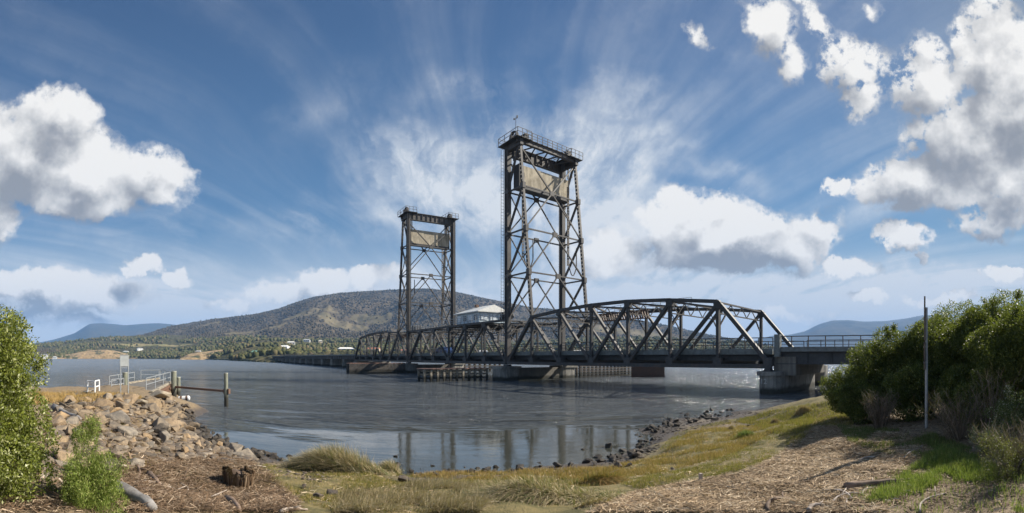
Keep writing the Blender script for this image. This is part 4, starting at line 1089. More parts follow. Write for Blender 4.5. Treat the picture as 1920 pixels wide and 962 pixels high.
# tall sign post seen edge on at the right
p = onz(1737, 810, 1.4); hz = Hh(p.x, p.y); vdir = Vector((p.x, p.y, 0)).normalized()
e = tag(empty('sign_post', (p.x, p.y, hz), math.atan2(vdir.y, vdir.x)), 'tall slim steel post with edge on sign boards in front of the dark bushes', 'sign post')
TP = EYE + (HZ - 556) / F * math.hypot(p.x, p.y) - hz
MB().tube([(0, 0, -.2), (0, 0, 1.75)], .036, 10).tube([(0, 0, 1.7), (0, 0, TP - .25)], .032, 10).build('pole', M_GALV, e)
wpm = m_wood('sign_board_edge', (.16, .13, .10), (.07, .06, .05))
MB().prism([(-.34, TP - 1.0), (.34, TP - 1.0), (.05, TP - .02), (-.05, TP)], .035, Matrix.Rotation(math.pi / 2, 3, 'X'), (0, .055, 0)).build('upper_board', wpm, e)
MB().box((0, .045, TP - 1.35), (.46, .03, .62)).build('lower_board', wpm, e)
for z in (TP - .5, TP - 1.15, TP - 1.5): MB().box((0, .02, z), (.09, .10, .04)).build('clamp', M_GALV, e)

# ------------------------------------------------------------------ rocks
def rock_mesh(seed, flat=.6, pts=16, sharp=True):
    import bmesh
    rng = random.Random(seed); bm = bmesh.new()
    for _ in range(pts):
        v = Vector((rng.gauss(0, 1), rng.gauss(0, 1), rng.gauss(0, 1))).normalized() * rng.uniform(.75, 1.0)
        bm.verts.new((v.x * rng.uniform(.8, 1), v.y * .8, v.z * flat))
    bmesh.ops.convex_hull(bm, input=bm.verts); 
    bmesh.ops.delete(bm, geom=[v for v in bm.verts if not v.link_faces], context='VERTS')
    bmesh.ops.bevel(bm, geom=list(bm.edges), offset=.035, segments=1, affect='EDGES')
    bmesh.ops.recalc_face_normals(bm, faces=bm.faces)
    me = bpy.data.meshes.new('rock'); bm.to_mesh(me); bm.free(); return me
M_RIP = m_rock('riprap_stone', [(0, (.12, .105, .085)), (.2, (.22, .18, .13)), (.38, (.36, .25, .13)), (.52, (.20, .18, .15)), (.68, (.33, .29, .23)), (.82, (.42, .28, .14)), (1, (.26, .20, .14))])
M_DARKR = m_rock('wet_dark_stone', [(0, (.04, .035, .03)), (.5, (.08, .065, .05)), (1, (.13, .10, .075))])
rmesh = [rock_mesh(100 + i, random.choice((.4, .55, .7)), random.choice((11, 14, 18))) for i in range(12)]
dmesh = [rock_mesh(300 + i, .6, 14) for i in range(6)]
for me in rmesh: me.materials.append(M_RIP)
for me in dmesh: me.materials.append(M_DARKR)
def place_rock(x, y, s, mesh, label, group, sink=.25, flat=1.0, nm='rock', z=None):
    o = bpy.data.objects.new(nm, mesh); COL.objects.link(o)
    zz = max(Hh(x, y), -.05) if z is None else z
    o.location = (x, y, zz + s * (.35 - sink)); o.scale = (s, s * random.uniform(.7, 1), s * flat)
    o.rotation_euler = (random.uniform(-.5, .5), random.uniform(-.5, .5), random.uniform(0, 6.28))
    return tag(o, label, 'rock', group)
RIP = [(92, 760), (150, 752), (205, 752), (262, 745), (300, 742), (330, 752), (352, 770), (372, 800), (400, 822), (455, 845), (500, 862), (430, 868), (360, 860), (300, 868), (250, 880), (120, 905), (80, 935), (60, 900), (92, 830)]
def fill(poly, n, smin, tries=20000, sizef=None):
    px_ = [a for a, b in poly]; py_ = [b for a, b in poly]; out = []
    for _ in range(tries):
        px, py = random.uniform(min(px_), max(px_)), random.uniform(min(py_), max(py_))
        if not in_poly(np.array([px]), np.array([py]), poly)[0]: continue
        p = G(px, py); s = sizef(px, py)
        if all((p.x - q[0]) ** 2 + (p.y - q[1]) ** 2 > (.52 * (s + q[2])) ** 2 for q in out): out.append((p.x, p.y, s))
        if len(out) >= n: break
    return out
def rs_(px, py):
    rho = math.hypot(*G(px, py).xy); base = .28 if rho < 13 else .34 if rho < 20 else .40
    return base * random.choice((.4, .5, .65, .8, .9, 1.0, 1.2, 1.5)) * (1.0 if px < 330 else .75)
rocks = fill(RIP, 285, .2, 4200, rs_)
for x, y, s in rocks:
    px, py = to_px(x, y, Hh(x, y)); big = 'large' if s > .36 else 'small'
    zone = 'just below the jetty ramp' if py < 782 and px < 330 else 'at the water side of the bank' if px > 345 or py < 782 else 'beside the leafy bush at the left' if px < 150 else 'midway down the left bank slope' if py < 835 else 'low on the left bank above the brown debris'
    place_rock(x, y, s * 1.15, random.choice(rmesh), f'{big} angular riprap rock {zone}', f'{big} riprap rocks {zone}', .22)
for (px, py, s, lab) in [(300, 735, 1.5, 'large smooth pale boulder capping the rocks at the jetty corner'), (265, 746, .8, 'white lichened boulder beside the smooth one at the ramp edge')]:
    p = G(px, py + 12); o = place_rock(p.x, p.y, s * .62, rmesh[3], lab, None, .2, .7, 'boulder'); o.data = o.data.copy(); o.data.materials[0] = m_rock('pale_boulder_' + str(px), [(0, (.42, .36, .26)), (1, (.46, .39, .28))]); o.rotation_euler = (0, 0, .4)
# stones along the water
k = 0
SH = []
for i in range(len(SHORE) - 1):
    (xa, ya), (xb, yb) = SHORE[i], SHORE[i + 1]
    n = int(math.hypot(xb - xa, yb - ya) / 3.2) if xa >= 1120 or xa < 560 else int(math.hypot(xb - xa, yb - ya) / 11)
    for j in range(n):
        t = random.random(); SH.append((xa + (xb - xa) * t + random.gauss(0, 5 if xa < 1120 else 11), ya + (yb - ya) * t + random.gauss(0, 3.5 if xa < 1120 else 6)))
SH = SH[:210]
for px, py in SH:
    p = G(px, max(py, 745)); s = random.uniform(.06, .16) * (1 + math.hypot(p.x, p.y) / 26)
    place_rock(p.x, p.y, s, random.choice(dmesh), 'dark wet stone ' + (zn := 'at the foot of the left rock bank' if px < 560 else 'along the middle of the pool edge' if px < 1120 else 'at the near corner of the stony right shore' if px < 1240 else 'along the stony shore toward the thicket'), 'dark wet stones ' + zn, .15, .8, 'stone')
for (px, py, s, lab) in [(1013 + 130, 838, .30, 'rounded brown rock standing in the shallow water'), (1093, 843, .13, 'small flat rock breaking the still water'), (1083, 807, .10, 'tiny dark rock poking out of the pool'), (1200, 828, .20, 'flat dark rock near the stony right shore'),
                         (742, 856, .16, 'dark block of rock at the tip of the small tussock'), (812, 874, .12, 'mossy stone in the shallows'), (829, 862, .08, 'little dark stone in the shallows'), (872, 876, .10, 'flat dark stone by the grassy edge'),
                         (757, 905, .22, 'slanted brown slab lying on the turf'), (622, 929, .16, 'pointed dark rock on the muddy turf'), (597, 936, .15, 'brown pointed rock beside the dark one on the turf'), (643, 946, .11, 'small dark rock near the bottom of the turf'),
                         (570, 915, .10, 'half buried stone on the turf'), (568, 899, .07, 'little stone behind the half buried one'), (1261, 882, .10, 'round dark stone in the orange grass'), (1312, 786, .16, 'black boulder on the stony shore'), (1402, 800, .12, 'small dark rock by the shore tussocks'),
                         (150, 822, .42, 'flat orange rock between the leafy bush and the green shrub'), (135, 800, .45, 'pale grey rock under the driftwood log'), (255, 855, .33, 'rounded tan rock above the wood debris')]:
    p = G(px, py); place_rock(p.x, p.y, s, random.choice(rmesh if s > .2 and px < 600 else dmesh), lab, None, .1, .9)
def shore_stones():
    rng = np.random.default_rng(3); base = np.array([v.co[:] for v in rmesh[5].vertices]); fcs = [list(p.vertices) for p in rmesh[5].polygons]
    V = []; Fc = []; n = 0
    zones = [([(1120, 872), (1190, 868), (1235, 845), (1245, 815), (1330, 800), (1440, 785), (1540, 772), (1545, 757), (1430, 764), (1290, 782), (1215, 797), (1195, 820), (1200, 838), (1180, 855)], 950, .045), ([(360, 800), (470, 850), (560, 868), (640, 880), (600, 905), (480, 885), (380, 862)], 420, .04), ([(760, 884), (1120, 878), (1120, 886), (760, 892)], 160, .035), (RIP, 1500, .12), ([(1210, 800), (1430, 772), (1500, 765), (1400, 760), (1240, 775), (1180, 815)], 200, .05)]
    for poly, cnt, sz in zones:
        px_ = [a for a, b in poly]; py_ = [b for a, b in poly]; c = 0
        while c < cnt:
            px, py = rng.uniform(min(px_), max(px_)), rng.uniform(min(py_), max(py_))
            if not in_poly(np.array([px]), np.array([py]), poly)[0]: continue
            p = G(px, py); s = sz * rng.uniform(.5, 1.9); a = rng.uniform(0, 6.28)
            M = np.array([[math.cos(a), -math.sin(a), 0], [math.sin(a), math.cos(a), 0], [0, 0, .7]]) * s
            V.append(base @ M.T + np.array([p.x, p.y, max(p.z, -.02) + s * .15])); Fc += [[i + n for i in f] for f in fcs]; n += len(base); c += 1
    m = m_rock('shore_stone', [(0, (.07, .055, .045)), (.4, (.14, .11, .08)), (.8, (.24, .18, .12)), (1, (.38, .34, .28))], True)
    o = mesh_obj('shore_stones', np.concatenate(V), Fc, m); tag(o, 'scattered small brown and grey stones along the shore', 'gravel', kind='stuff')
shore_stones()

# ------------------------------------------------------------------ vegetation
RG = np.random.default_rng(77)
def unit(n): v = RG.normal(size=(n, 3)); return v / np.linalg.norm(v, axis=1, keepdims=True)
def leaf_quads(P, size, aspect=.45, up=0.3, fold=.25, outward=None):
    """rhombic leaves at points P"""
    n = len(P); d = unit(n); d[:, 2] += up
    if outward is not None: d += outward * .8
    d /= np.linalg.norm(d, axis=1, keepdims=True)
    w = np.cross(d, unit(n)); w /= np.linalg.norm(w, axis=1, keepdims=True) + 1e-9
    nrm = np.cross(d, w); s = size * RG.uniform(.6, 1.35, (n, 1))
    a = P - d * s * .5; b = P + w * s * aspect * .5 + nrm * s * fold * .2; c = P + d * s * .5; e = P - w * s * aspect * .5 + nrm * s * fold * .2
    V = np.stack([a, b, c, e], 1).reshape(-1, 3); return V, np.arange(4 * n).reshape(n, 4)
def crown_points(blobs, dens, shell=.72, ragged=.32, seed=0):
    out = []; nr = []
    for (c, r) in blobs:
        area = 4 * math.pi * (r[0] * r[1] * r[2]) ** (2 / 3); n = int(area * dens)
        d = unit(n); k = fbm(d[:, 0] * 3 + c[0] * 3 + 50, d[:, 1] * 3 + d[:, 2] * 2.3 + c[1] * 3 + 50, 4, seed) / .94
        rad = RG.uniform(shell ** 2, 1, n) ** .5 * (1 - ragged + ragged * 2.2 * k)
        keep = RG.uniform(size=n) < np.clip((k - .30) * 4.0, .08, 1)
        p = np.array(c) + d * np.array(r) * rad[:, None]
        out.append(p[keep]); nr.append(d[keep])
    P = np.concatenate(out); Nn = np.concatenate(nr); h = height(P[:, 0], P[:, 1]); k = P[:, 2] > h + .02
    return P[k], Nn[k]
def subblobs(c, R3, n, f=(.32, .55), seed=0, low=-.6):
    rng = random.Random(seed); out = []
    for _ in range(n):
        v = Vector((rng.gauss(0, 1), rng.gauss(0, 1), rng.gauss(0, 1))).normalized(); v.z = max(v.z, low)
        k = rng.uniform(.35, .82); r = rng.uniform(*f) * min(R3)
        out.append(((c[0] + v.x * R3[0] * k, c[1] + v.y * R3[1] * k, c[2] + v.z * R3[2] * k), (r * rng.uniform(.9, 1.25), r * rng.uniform(.9, 1.25), r * rng.uniform(.7, 1))))
    return out
def shrub(name, label, cat, px, rho, cz, R3, nb, dens, leaf, m, group=None, aspect=.45, seed=0, extra=None, twig=None, fill_=True, f=(.32, .55), up=.3, sprigs=14):
    p = pol(px, rho); h = Hh(p.x, p.y); e = empty(name, (p.x, p.y, h), 0, label, cat, group)
    bl = subblobs((p.x, p.y, cz), R3, nb, f, seed)
    if fill_: bl.append(((p.x, p.y, cz), tuple(r * .72 for r in R3)))
    if extra: bl += extra
    P, Nn = crown_points(bl, dens, seed=seed)
    # leafy sprigs that break the outline
    rng = random.Random(seed + 5); tm = MB(); sp = MB(); o = Vector((p.x, p.y, h)); SP = []
    for i in range(sprigs):
        c, r = rng.choice(bl); v = Vector((rng.gauss(0, 1), rng.gauss(0, 1), abs(rng.gauss(.4, .8)))).normalized()
        a = Vector(c) + Vector([v[k] * r[k] * .7 for k in range(3)]); b = a + (v + Vector((0, 0, .5))).normalized() * rng.uniform(.5, 1.1) * min(.45, max(r))
        sp.tube([a - o, (a + b) / 2 - o + Vector((rng.uniform(-.03, .03), 0, .02)), b - o], .008, 4, .003, cap=False)
        k = int(26 + 300 * 0.05 / leaf)
        t = RG.uniform(0.1, 1.05, (k, 1)); SP.append(np.array(a)[None] * (1 - t) + np.array(b)[None] * t + RG.normal(size=(k, 3)) * .045)
    if SP:
        SP = np.concatenate(SP); P = np.concatenate([P, SP]); Nn = np.concatenate([Nn, unit(len(SP))])
    V, Fc = leaf_quads(P, leaf, aspect, up, outward=Nn); V = V - np.array([p.x, p.y, h])
    mi = np.zeros(len(Fc), int)
    if sp.f:
        Fc = np.concatenate([Fc, np.array(sp.f) + len(V)]); V = np.concatenate([V, np.array(sp.v)]); mi = np.concatenate([mi, np.ones(len(sp.f), int)])
    mesh_obj('foliage', V, Fc, m, e, mats=[m, twig or M_TWIG], mi=mi)
    root = Vector((0, 0, -.1))
    for i in range(9):
        c, r = bl[rng.randrange(len(bl))]; t = Vector(c) - o; mid_ = root.lerp(t, .5) + Vector((rng.uniform(-.15, .15), rng.uniform(-.15, .15), .12))
        tm.tube([root, mid_, t], .035 * max(.5, R3[2]), 6, .008)
    tm.build('stems', twig or M_TWIG, e)
    return e
M_TWIG = m_plain('bark', (.14, .11, .08), .9, .3, 8)
ML_DARK = m_leaf('boobialla_leaf', (.024, .044, .012), (.085, .112, .026), (.26, .28, .08), .38)
ML_OLIVE = m_leaf('olive_leaf', (.055, .065, .028), (.12, .12, .05), (.22, .18, .10), .35)
ML_LEFT = m_leaf('hedge_leaf', (.075, .10, .018), (.24, .27, .045), (.62, .62, .36), .35, .4)
ML_BRIGHT = m_leaf('bright_leaf', (.10, .15, .028), (.24, .31, .06), (.50, .52, .18), .4)
g_ = 'dense shrubs at the right bank'
shrub('coastal_shrub', 'low dense dark green shrub at the water end of the right thicket', 'shrub', 1598, 15.2, 2.0, (1.05, 1.2, 1.15), 16, 1000, .062, ML_DARK, g_, seed=1)
shrub('coastal_shrub', 'rounded dark green shrub rising second in the right thicket', 'shrub', 1662, 15.2, 2.55, (1.25, 1.4, 1.6), 20, 950, .062, ML_DARK, g_, seed=2)
shrub('coastal_shrub', 'tall sunlit topped shrub behind the slim sign post', 'shrub', 1742, 14.6, 2.85, (1.4, 1.4, 1.65), 22, 950, .062, ML_DARK, g_, seed=3)
shrub('coastal_shrub', 'broad leafy shrub just right of the slim sign post', 'shrub', 1822, 13.2, 2.95, (1.4, 1.4, 1.65), 22, 1000, .058, ML_DARK, g_, seed=4)
shrub('tall_shrub', 'tallest dark tree like shrub cut by the right edge of the view', 'shrub', 1925, 10.8, 3.2, (1.15, 1.2, 1.75), 24, 1300, .052, ML_DARK, None, seed=5)
shrub('coastal_shrub', 'low shrub filling the front of the thicket left of the brown twigs', 'shrub', 1618, 13.6, 1.75, (.85, .8, .75), 12, 1100, .055, ML_DARK, g_, seed=6)
shrub('coastal_shrub', 'shaded low shrub at the foot of the thicket behind the post', 'shrub', 1712, 12.6, 1.95, (.9, .8, 1.0), 12, 1100, .055, ML_DARK, g_, seed=7)
shrub('coastal_shrub', 'shaded shrub between the post and the dead brush', 'shrub', 1800, 11.2, 2.1, (.85, .8, 1.05), 12, 1200, .05, ML_DARK, g_, seed=8)
shrub('flowering_shrub', 'small leaved shrub with pale flower tips at the right edge', 'shrub', 1905, 8.1, 1.95, (.5, .6, .62), 12, 1300, .032, m_leaf('flowering_leaf', (.05, .08, .02), (.12, .16, .05), (.65, .60, .48), .3), None, seed=9)
shrub('coastal_shrub', 'back row shrub standing behind the others at the right end', 'shrub', 1905, 16.5, 3.0, (1.7, 1.5, 1.9), 16, 380, .09, ML_DARK, g_, seed=10)
shrub('coastal_shrub', 'dark shrub filling the gap low behind the dead branches', 'shrub', 1850, 9.8, 2.1, (.8, .7, .95), 12, 1300, .045, ML_DARK, g_, seed=15)
shrub('coastal_shrub', 'dense dark shrub closing the gap high behind the sign post', 'shrub', 1785, 15.2, 3.0, (1.3, 1.2, 1.7), 16, 800, .06, ML_DARK, g_, seed=16)
shrub('coastal_shrub', 'tall dark shrub between the broad leafy one and the right edge', 'shrub', 1866, 12.6, 3.1, (1.2, 1.1, 1.75), 18, 950, .055, ML_DARK, g_, seed=17)
shrub('scrub', 'brownish low scrub in shade in the lower right corner', 'scrub', 1893, 5.9, 1.72, (.52, .5, .42), 12, 1500, .026, ML_OLIVE, None, .2, seed=11)
shrub('scrub', 'small grey green herb clump between the green grass and the dead brush', 'shrub', 1858, 7.4, 1.72, (.28, .3, .26), 8, 1600, .028, m_leaf('herb_leaf', (.09, .13, .05), (.20, .25, .12), (.45, .46, .35), .3), None, .3, seed=12)
# left foreground
shrub('leafy_bush', 'large glossy leaved bush filling the left edge', 'bush', -38, 6.0, 2.4, (.88, .9, 1.55), 40, 1700, .044, ML_LEFT, None, seed=13, f=(.3, .5), sprigs=40,
      extra=[((*pol(48, 5.9).xy, 2.4), (.36, .34, .30)), ((*pol(10, 6.0).xy, 3.25), (.34, .3, .28)), ((*pol(62, 5.9).xy, 2.05), (.38, .34, .26)), ((*pol(50, 5.8).xy, 1.6), (.40, .4, .34)), ((*pol(35, 5.7).xy, 1.25), (.34, .4, .3)), ((*pol(-5, 6.4).xy, 3.3), (.3, .3, .28)), ((*pol(-20, 6.4).xy, 1.1), (.6, .5, .5))])
shrub('green_shrub', 'bright green narrow leaved shrub standing among the rocks', 'shrub', 178, 5.5, 1.5, (.34, .32, .56), 12, 5200, .036, ML_BRIGHT, None, .2, seed=14, up=.9, sprigs=26,
      extra=[((*pol(160, 5.6).xy, 2.08), (.17, .15, .24)), ((*pol(195, 5.5).xy, 1.72), (.2, .2, .26)), ((*pol(212, 5.4).xy, 1.38), (.20, .2, .28)), ((*pol(150, 5.4).xy, 1.45), (.22, .2, .3)), ((*pol(178, 5.3).xy, 1.15), (.42, .3, .3))])

def twig_brush(name, label, px, rho, hgt, spread, n, m, seed, lean=(0, 0)):
    rng = random.Random(seed); p = pol(px, rho); h = Hh(p.x, p.y); e = empty(name, (p.x, p.y, h), 0, label, 'brush')
    V = []; Fc = []; k = 0
    def strip(pts, w):
        nonlocal k
        for i, q in enumerate(pts):
            ww = w * (1 - .75 * i / (len(pts) - 1)); a = rng.uniform(0, 6.28) if i == 0 else a
            o = Vector((math.cos(a), math.sin(a), 0)) * ww; V.append(q - o); V.append(q + o)
        for i in range(len(pts) - 1): Fc.append([k + 2 * i, k + 2 * i + 1, k + 2 * i + 3, k + 2 * i + 2])
        k += 2 * len(pts)
    for i in range(n):
        an = rng.uniform(0, 6.28); r0 = rng.uniform(0, .3) * spread; b = Vector((math.cos(an) * r0, math.sin(an) * r0, 0))
        out = Vector((math.cos(an) * rng.uniform(.1, 1) * spread + lean[0], math.sin(an) * rng.uniform(.1, 1) * spread + lean[1], hgt * rng.uniform(.5, 1)))
        pts = [b + Vector((out.x * t ** 1.3, out.y * t ** 1.3, out.z * t ** .85)) + Vector((rng.uniform(-.03, .03), rng.uniform(-.03, .03), 0)) * t for t in (0, .33, .66, 1)]
        strip(pts, .007)
        for _ in range(6):
            t = rng.uniform(.4, 1); q = pts[0].lerp(pts[3], t) if t < .6 else pts[2].lerp(pts[3], (t - .6) / .4)
            d = Vector((rng.uniform(-1, 1), rng.uniform(-1, 1), rng.uniform(.2, 1.2))).normalized() * rng.uniform(.08, .22)
            strip([q, q + d * .5, q + d + Vector((0, 0, .02))], .005)
    mesh_obj('twigs', np.array([tuple(v) for v in V]), Fc, m, e)
M_DEAD = m_leaf('dead_twig', (.10, .075, .055), (.20, .15, .115), (.34, .27, .21), .1, .9)
twig_brush('dead_bush', 'brown dry seed heads standing before the dark thicket left of the post', 1650, 11.6, 1.0, .45, 150, M_DEAD, 1)
twig_brush('dead_brush', 'tangle of pinkish grey dead branches right of the sign post', 1800, 9.2, 1.0, .8, 120, M_DEAD, 2, (-.1, 0))
twig_brush('dead_brush', 'grey bare branches rising against the tall right hand shrub', 1862, 8.9, 1.4, .6, 40, M_DEAD, 3)
twig_brush('dead_brush', 'dark dry brush along the bottom right edge', 1905, 6.3, .55, .6, 130, M_DEAD, 4)

def sample_ground(poly, n, near_bias=True):
    """world points whose picture position lies in a polygon; uniform on the ground"""
    P = np.array(poly, float); cs = [G(a, b) for a, b in poly]; xs = [c.x for c in cs]; ys = [c.y for c in cs]
    X = []; Y = []; Z = []; tot = 0
    for _ in range(60):
        x = RG.uniform(min(xs) - .5, max(xs) + .5, 12000); y = RG.uniform(min(ys) - .5, max(ys) + .5, 12000)
        if near_bias:
            k = RG.uniform(size=12000) < np.clip((7.0 / np.hypot(x, y)) ** 1.3, 0, 1); x, y = x[k], y[k]
        zq = GZ(x, y)
        a, b = to_px(x, y, zq); k = in_poly(a, b, poly); X.append(x[k]); Y.append(y[k]); Z.append(zq[k]); tot += k.sum()
        if tot > n: break
    X = np.concatenate(X)[:n]; Y = np.concatenate(Y)[:n]; Z = np.concatenate(Z)[:n]
    return X, Y, Z
_gx = np.linspace(-22, 22, 881); _gy = np.linspace(1, 40, 781); _GXX, _GYY = np.meshgrid(_gx, _gy); _GH = height(_GXX, _GYY)
def GZ(x, y):
    fx = np.clip((x + 22) / .05, 0, 879.99); fy = np.clip((y - 1) / .05, 0, 779.99); i = fx.astype(int); j = fy.astype(int); u = fx - i; v = fy - j
    return (_GH[j, i] * (1 - u) + _GH[j, i + 1] * u) * (1 - v) + (_GH[j + 1, i] * (1 - u) + _GH[j + 1, i + 1] * u) * v

def blades(X, Y, Z, L, w, lean=(0, 0), curl=.6, spread=.5):
    n = len(X); L = L if isinstance(L, np.ndarray) else RG.uniform(L[0], L[1], n)
    an = RG.uniform(0, 2 * np.pi, n); sp = RG.uniform(0, spread, n)
    dx = np.cos(an) * sp + lean[0] * RG.uniform(.5, 1.3, n); dy = np.sin(an) * sp + lean[1] * RG.uniform(.5, 1.3, n)
    wa = RG.uniform(0, 2 * np.pi, n); wx = np.cos(wa) * w / 2; wy = np.sin(wa) * w / 2
    pts = []
    for t, ww in ((0, 1), (.4, .85), (.75, .55), (1, .08)):
        hx = dx * L * t ** 1.5; hy = dy * L * t ** 1.5; hor = np.sqrt(dx ** 2 + dy ** 2)
        hz = L * (t - curl * np.clip(hor, 0, 1.6) * t * t * .6) * .9
        px_, py_, pz_ = X + hx, Y + hy, Z - .01 + hz
        pts.append(np.stack([px_ - wx * ww, py_ - wy * ww, pz_], -1)); pts.append(np.stack([px_ + wx * ww, py_ + wy * ww, pz_], -1))
    V = np.stack(pts, 1).reshape(-1, 3); b = (np.arange(n) * 8)[:, None]
    Fc = np.concatenate([b + np.array([[0, 1, 3, 2]]), b + np.array([[2, 3, 5, 4]]), b + np.array([[4, 5, 7, 6]])], 1).reshape(-1, 4)
    return V, Fc
M_TURF = m_leaf('turf_blade', (.14, .13, .030), (.28, .235, .065), (.50, .34, .13), .3, .7)
M_GOLD = m_leaf('golden_blade', (.28, .16, .05), (.48, .31, .11), (.60, .45, .22), .25, .7)
M_STRAW = m_leaf('straw_blade', (.26, .19, .10), (.50, .40, .24), (.66, .56, .38), .2, .7)
M_GREEN = m_leaf('green_blade', (.085, .14, .03), (.19, .28, .06), (.42, .42, .16), .35, .6)
M_DKGR = m_leaf('dark_green_blade', (.07, .10, .03), (.14, .17, .05), (.28, .25, .10), .3, .6)
def grass_stuff(name, label, poly, n, L, w, m, nb=True, thin=.46, **k):
    X, Y, Z = sample_ground(poly, int(n * 1.6), nb)
    q = fbm(X * 1.7 + 40, Y * 1.7 + 40, 4, 13) / .94; kk = RG.uniform(size=len(X)) < smooth((q - thin + .12) / .2) * .95 + .05; X, Y, Z = X[kk][:n], Y[kk][:n], Z[kk][:n]
    q = q[kk][:n]; Lr = RG.uniform(L[0], L[1], len(X)) * (.6 + .9 * q)
    V, Fc = blades(X, Y, Z, Lr, w, **k); tag(mesh_obj(name, V, Fc, m), label, 'grass', kind='stuff')
TURF = [(455, 878), (530, 870), (600, 880), (700, 888), (800, 890), (900, 887), (1130, 877), (1215, 862), (1250, 830), (1270, 806), (1400, 782), (1510, 768), (1530, 790), (1500, 835), (1440, 862), (1380, 885), (1290, 905), (1230, 925), (1150, 905), (960, 935), (860, 962), (640, 962), (560, 940), (500, 905)]
grass_stuff('turf_grass', 'short olive and gold turf along the water', TURF, 125000, (.03, .095), .007, M_TURF, spread=.9)
grass_stuff('shore_grass', 'orange brown taller grass edging the pool', [(760, 890), (1140, 876), (1230, 858), (1300, 805), (1420, 785), (1470, 800), (1380, 850), (1260, 885), (1150, 898), (800, 902)], 26000, (.05, .14), .008, M_GOLD, spread=.6)
grass_stuff('dry_grass', 'pale straw grass lying over the near turf', [(640, 925), (800, 905), (930, 915), (900, 962), (620, 962)], 24000, (.08, .26), .007, M_STRAW, spread=.7, lean=(.6, -.3), curl=1.0)
grass_stuff('green_grass', 'bright green grass in the lower right', [(1600, 962), (1680, 900), (1730, 870), (1745, 830), (1830, 850), (1880, 890), (1920, 900), (1920, 962)], 19000, (.04, .15), .008, M_GREEN, thin=.53, spread=.55)
grass_stuff('shaded_grass', 'dark green grass growing in the shade of the thicket', [(1570, 800), (1740, 812), (1840, 850), (1800, 890), (1740, 868), (1640, 850), (1590, 830)], 14000, (.04, .13), .009, M_DKGR, spread=.6)
grass_stuff('sparse_grass', 'thin green tufts among the litter', [(1560, 962), (1640, 900), (1720, 870), (1700, 962)], 1800, (.03, .1), .008, M_GREEN, spread=.7)
grass_stuff('point_grass', 'olive grass on the point beside the numbered pier', [(1380, 790), (1440, 772), (1560, 752), (1600, 770), (1600, 800), (1530, 800), (1500, 830)], 16000, (.05, .16), .012, M_TURF, nb=False, thin=.4)
grass_stuff('bank_weeds', 'thin weeds among the left bank rocks', [(90, 745), (200, 742), (240, 770), (330, 850), (260, 900), (100, 900)], 3500, (.04, .16), .008, M_TURF, spread=.7)

def litter(name, label, poly, n, L, w, m, tilt=.12, dirn=None, lift=.03):
    X, Y, Z = sample_ground(poly, n); n = len(X)
    a = RG.uniform(0, 2 * np.pi, n) if dirn is None else RG.normal(dirn, .55, n)
    Ln = RG.uniform(L[0], L[1], n) * RG.uniform(.4, 1, n); d = np.stack([np.cos(a), np.sin(a), RG.normal(0, tilt, n)], -1); q = np.stack([-np.sin(a), np.cos(a), RG.normal(0, .5, n)], -1) * w * RG.uniform(.5, 1.5, (n, 1))
    c = np.stack([X, Y, Z + RG.uniform(0, lift, n) + .006], -1); bend = q * 0 + np.stack([-np.sin(a), np.cos(a), 0 * a], -1) * (RG.normal(0, .12, n) * Ln)[:, None]
    A = c - d * Ln[:, None] / 2; B = c + d * Ln[:, None] / 2; M = c + bend
    V = np.stack([A - q / 2, A + q / 2, M - q / 2, M + q / 2, B - q / 2, B + q / 2], 1).reshape(-1, 3); b = (np.arange(n) * 6)[:, None]
    Fc = np.concatenate([b + np.array([[0, 1, 3, 2]]), b + np.array([[2, 3, 5, 4]])], 1).reshape(-1, 4)
    tag(mesh_obj(name, V, Fc, m), label, 'debris', kind='stuff')
M_LIT = m_leaf('reed_litter', (.15, .095, .055), (.48, .34, .20), (.78, .64, .45), .05, .85)
M_LITD = m_leaf('dark_litter', (.065, .040, .024), (.22, .14, .08), (.56, .43, .30), .05, .85)
PATH = [(1100, 962), (1190, 925), (1290, 905), (1400, 885), (1460, 855), (1520, 800), (1545, 770), (1600, 800), (1700, 815), (1760, 850), (1740, 890), (1660, 962)]
grass_stuff('ramp_grass', 'golden weeds at the top of the jetty ramp', [(50, 733), (150, 736), (262, 742), (270, 750), (200, 756), (60, 760)], 9000, (.08, .24), .016, M_GOLD, nb=False, thin=.42)
litter('bank_mulch', 'dry leaf litter around the thicket and the left bushes', [(1500, 770), (1560, 765), (1920, 800), (1920, 962), (1690, 962), (1560, 830)], 14000, (.03, .16), .008, M_LITD)
litter('left_mulch', 'dry litter below the leafy bush', [(0, 850), (230, 870), (240, 962), (0, 962)], 9000, (.03, .2), .008, M_LITD)
litter('reed_litter', 'layer of pale broken reeds covering the path', PATH, 62000, (.04, .34), .0055, M_LIT, .1)
litter('reed_crumbs', 'fine broken reed crumbs on the path', PATH, 26000, (.015, .06), .006, M_LIT, .2)
litter('reed_debris', 'brown reed debris washed up on the left', [(225, 962), (225, 905), (260, 870), (340, 850), (430, 850), (500, 885), (560, 945), (560, 962)], 34000, (.04, .38), .0055, M_LITD, .2, lift=.06)
litter('bank_litter', 'brown dry stalks caught between the bank rocks', [(90, 755), (200, 745), (330, 850), (350, 870), (250, 905), (60, 962)], 9000, (.05, .3), .008, M_LITD, .3, lift=.12)
litter('path_litter', 'thin pale stalks strewn along the turf edge', TURF, 5000, (.03, .2), .007, M_LIT)

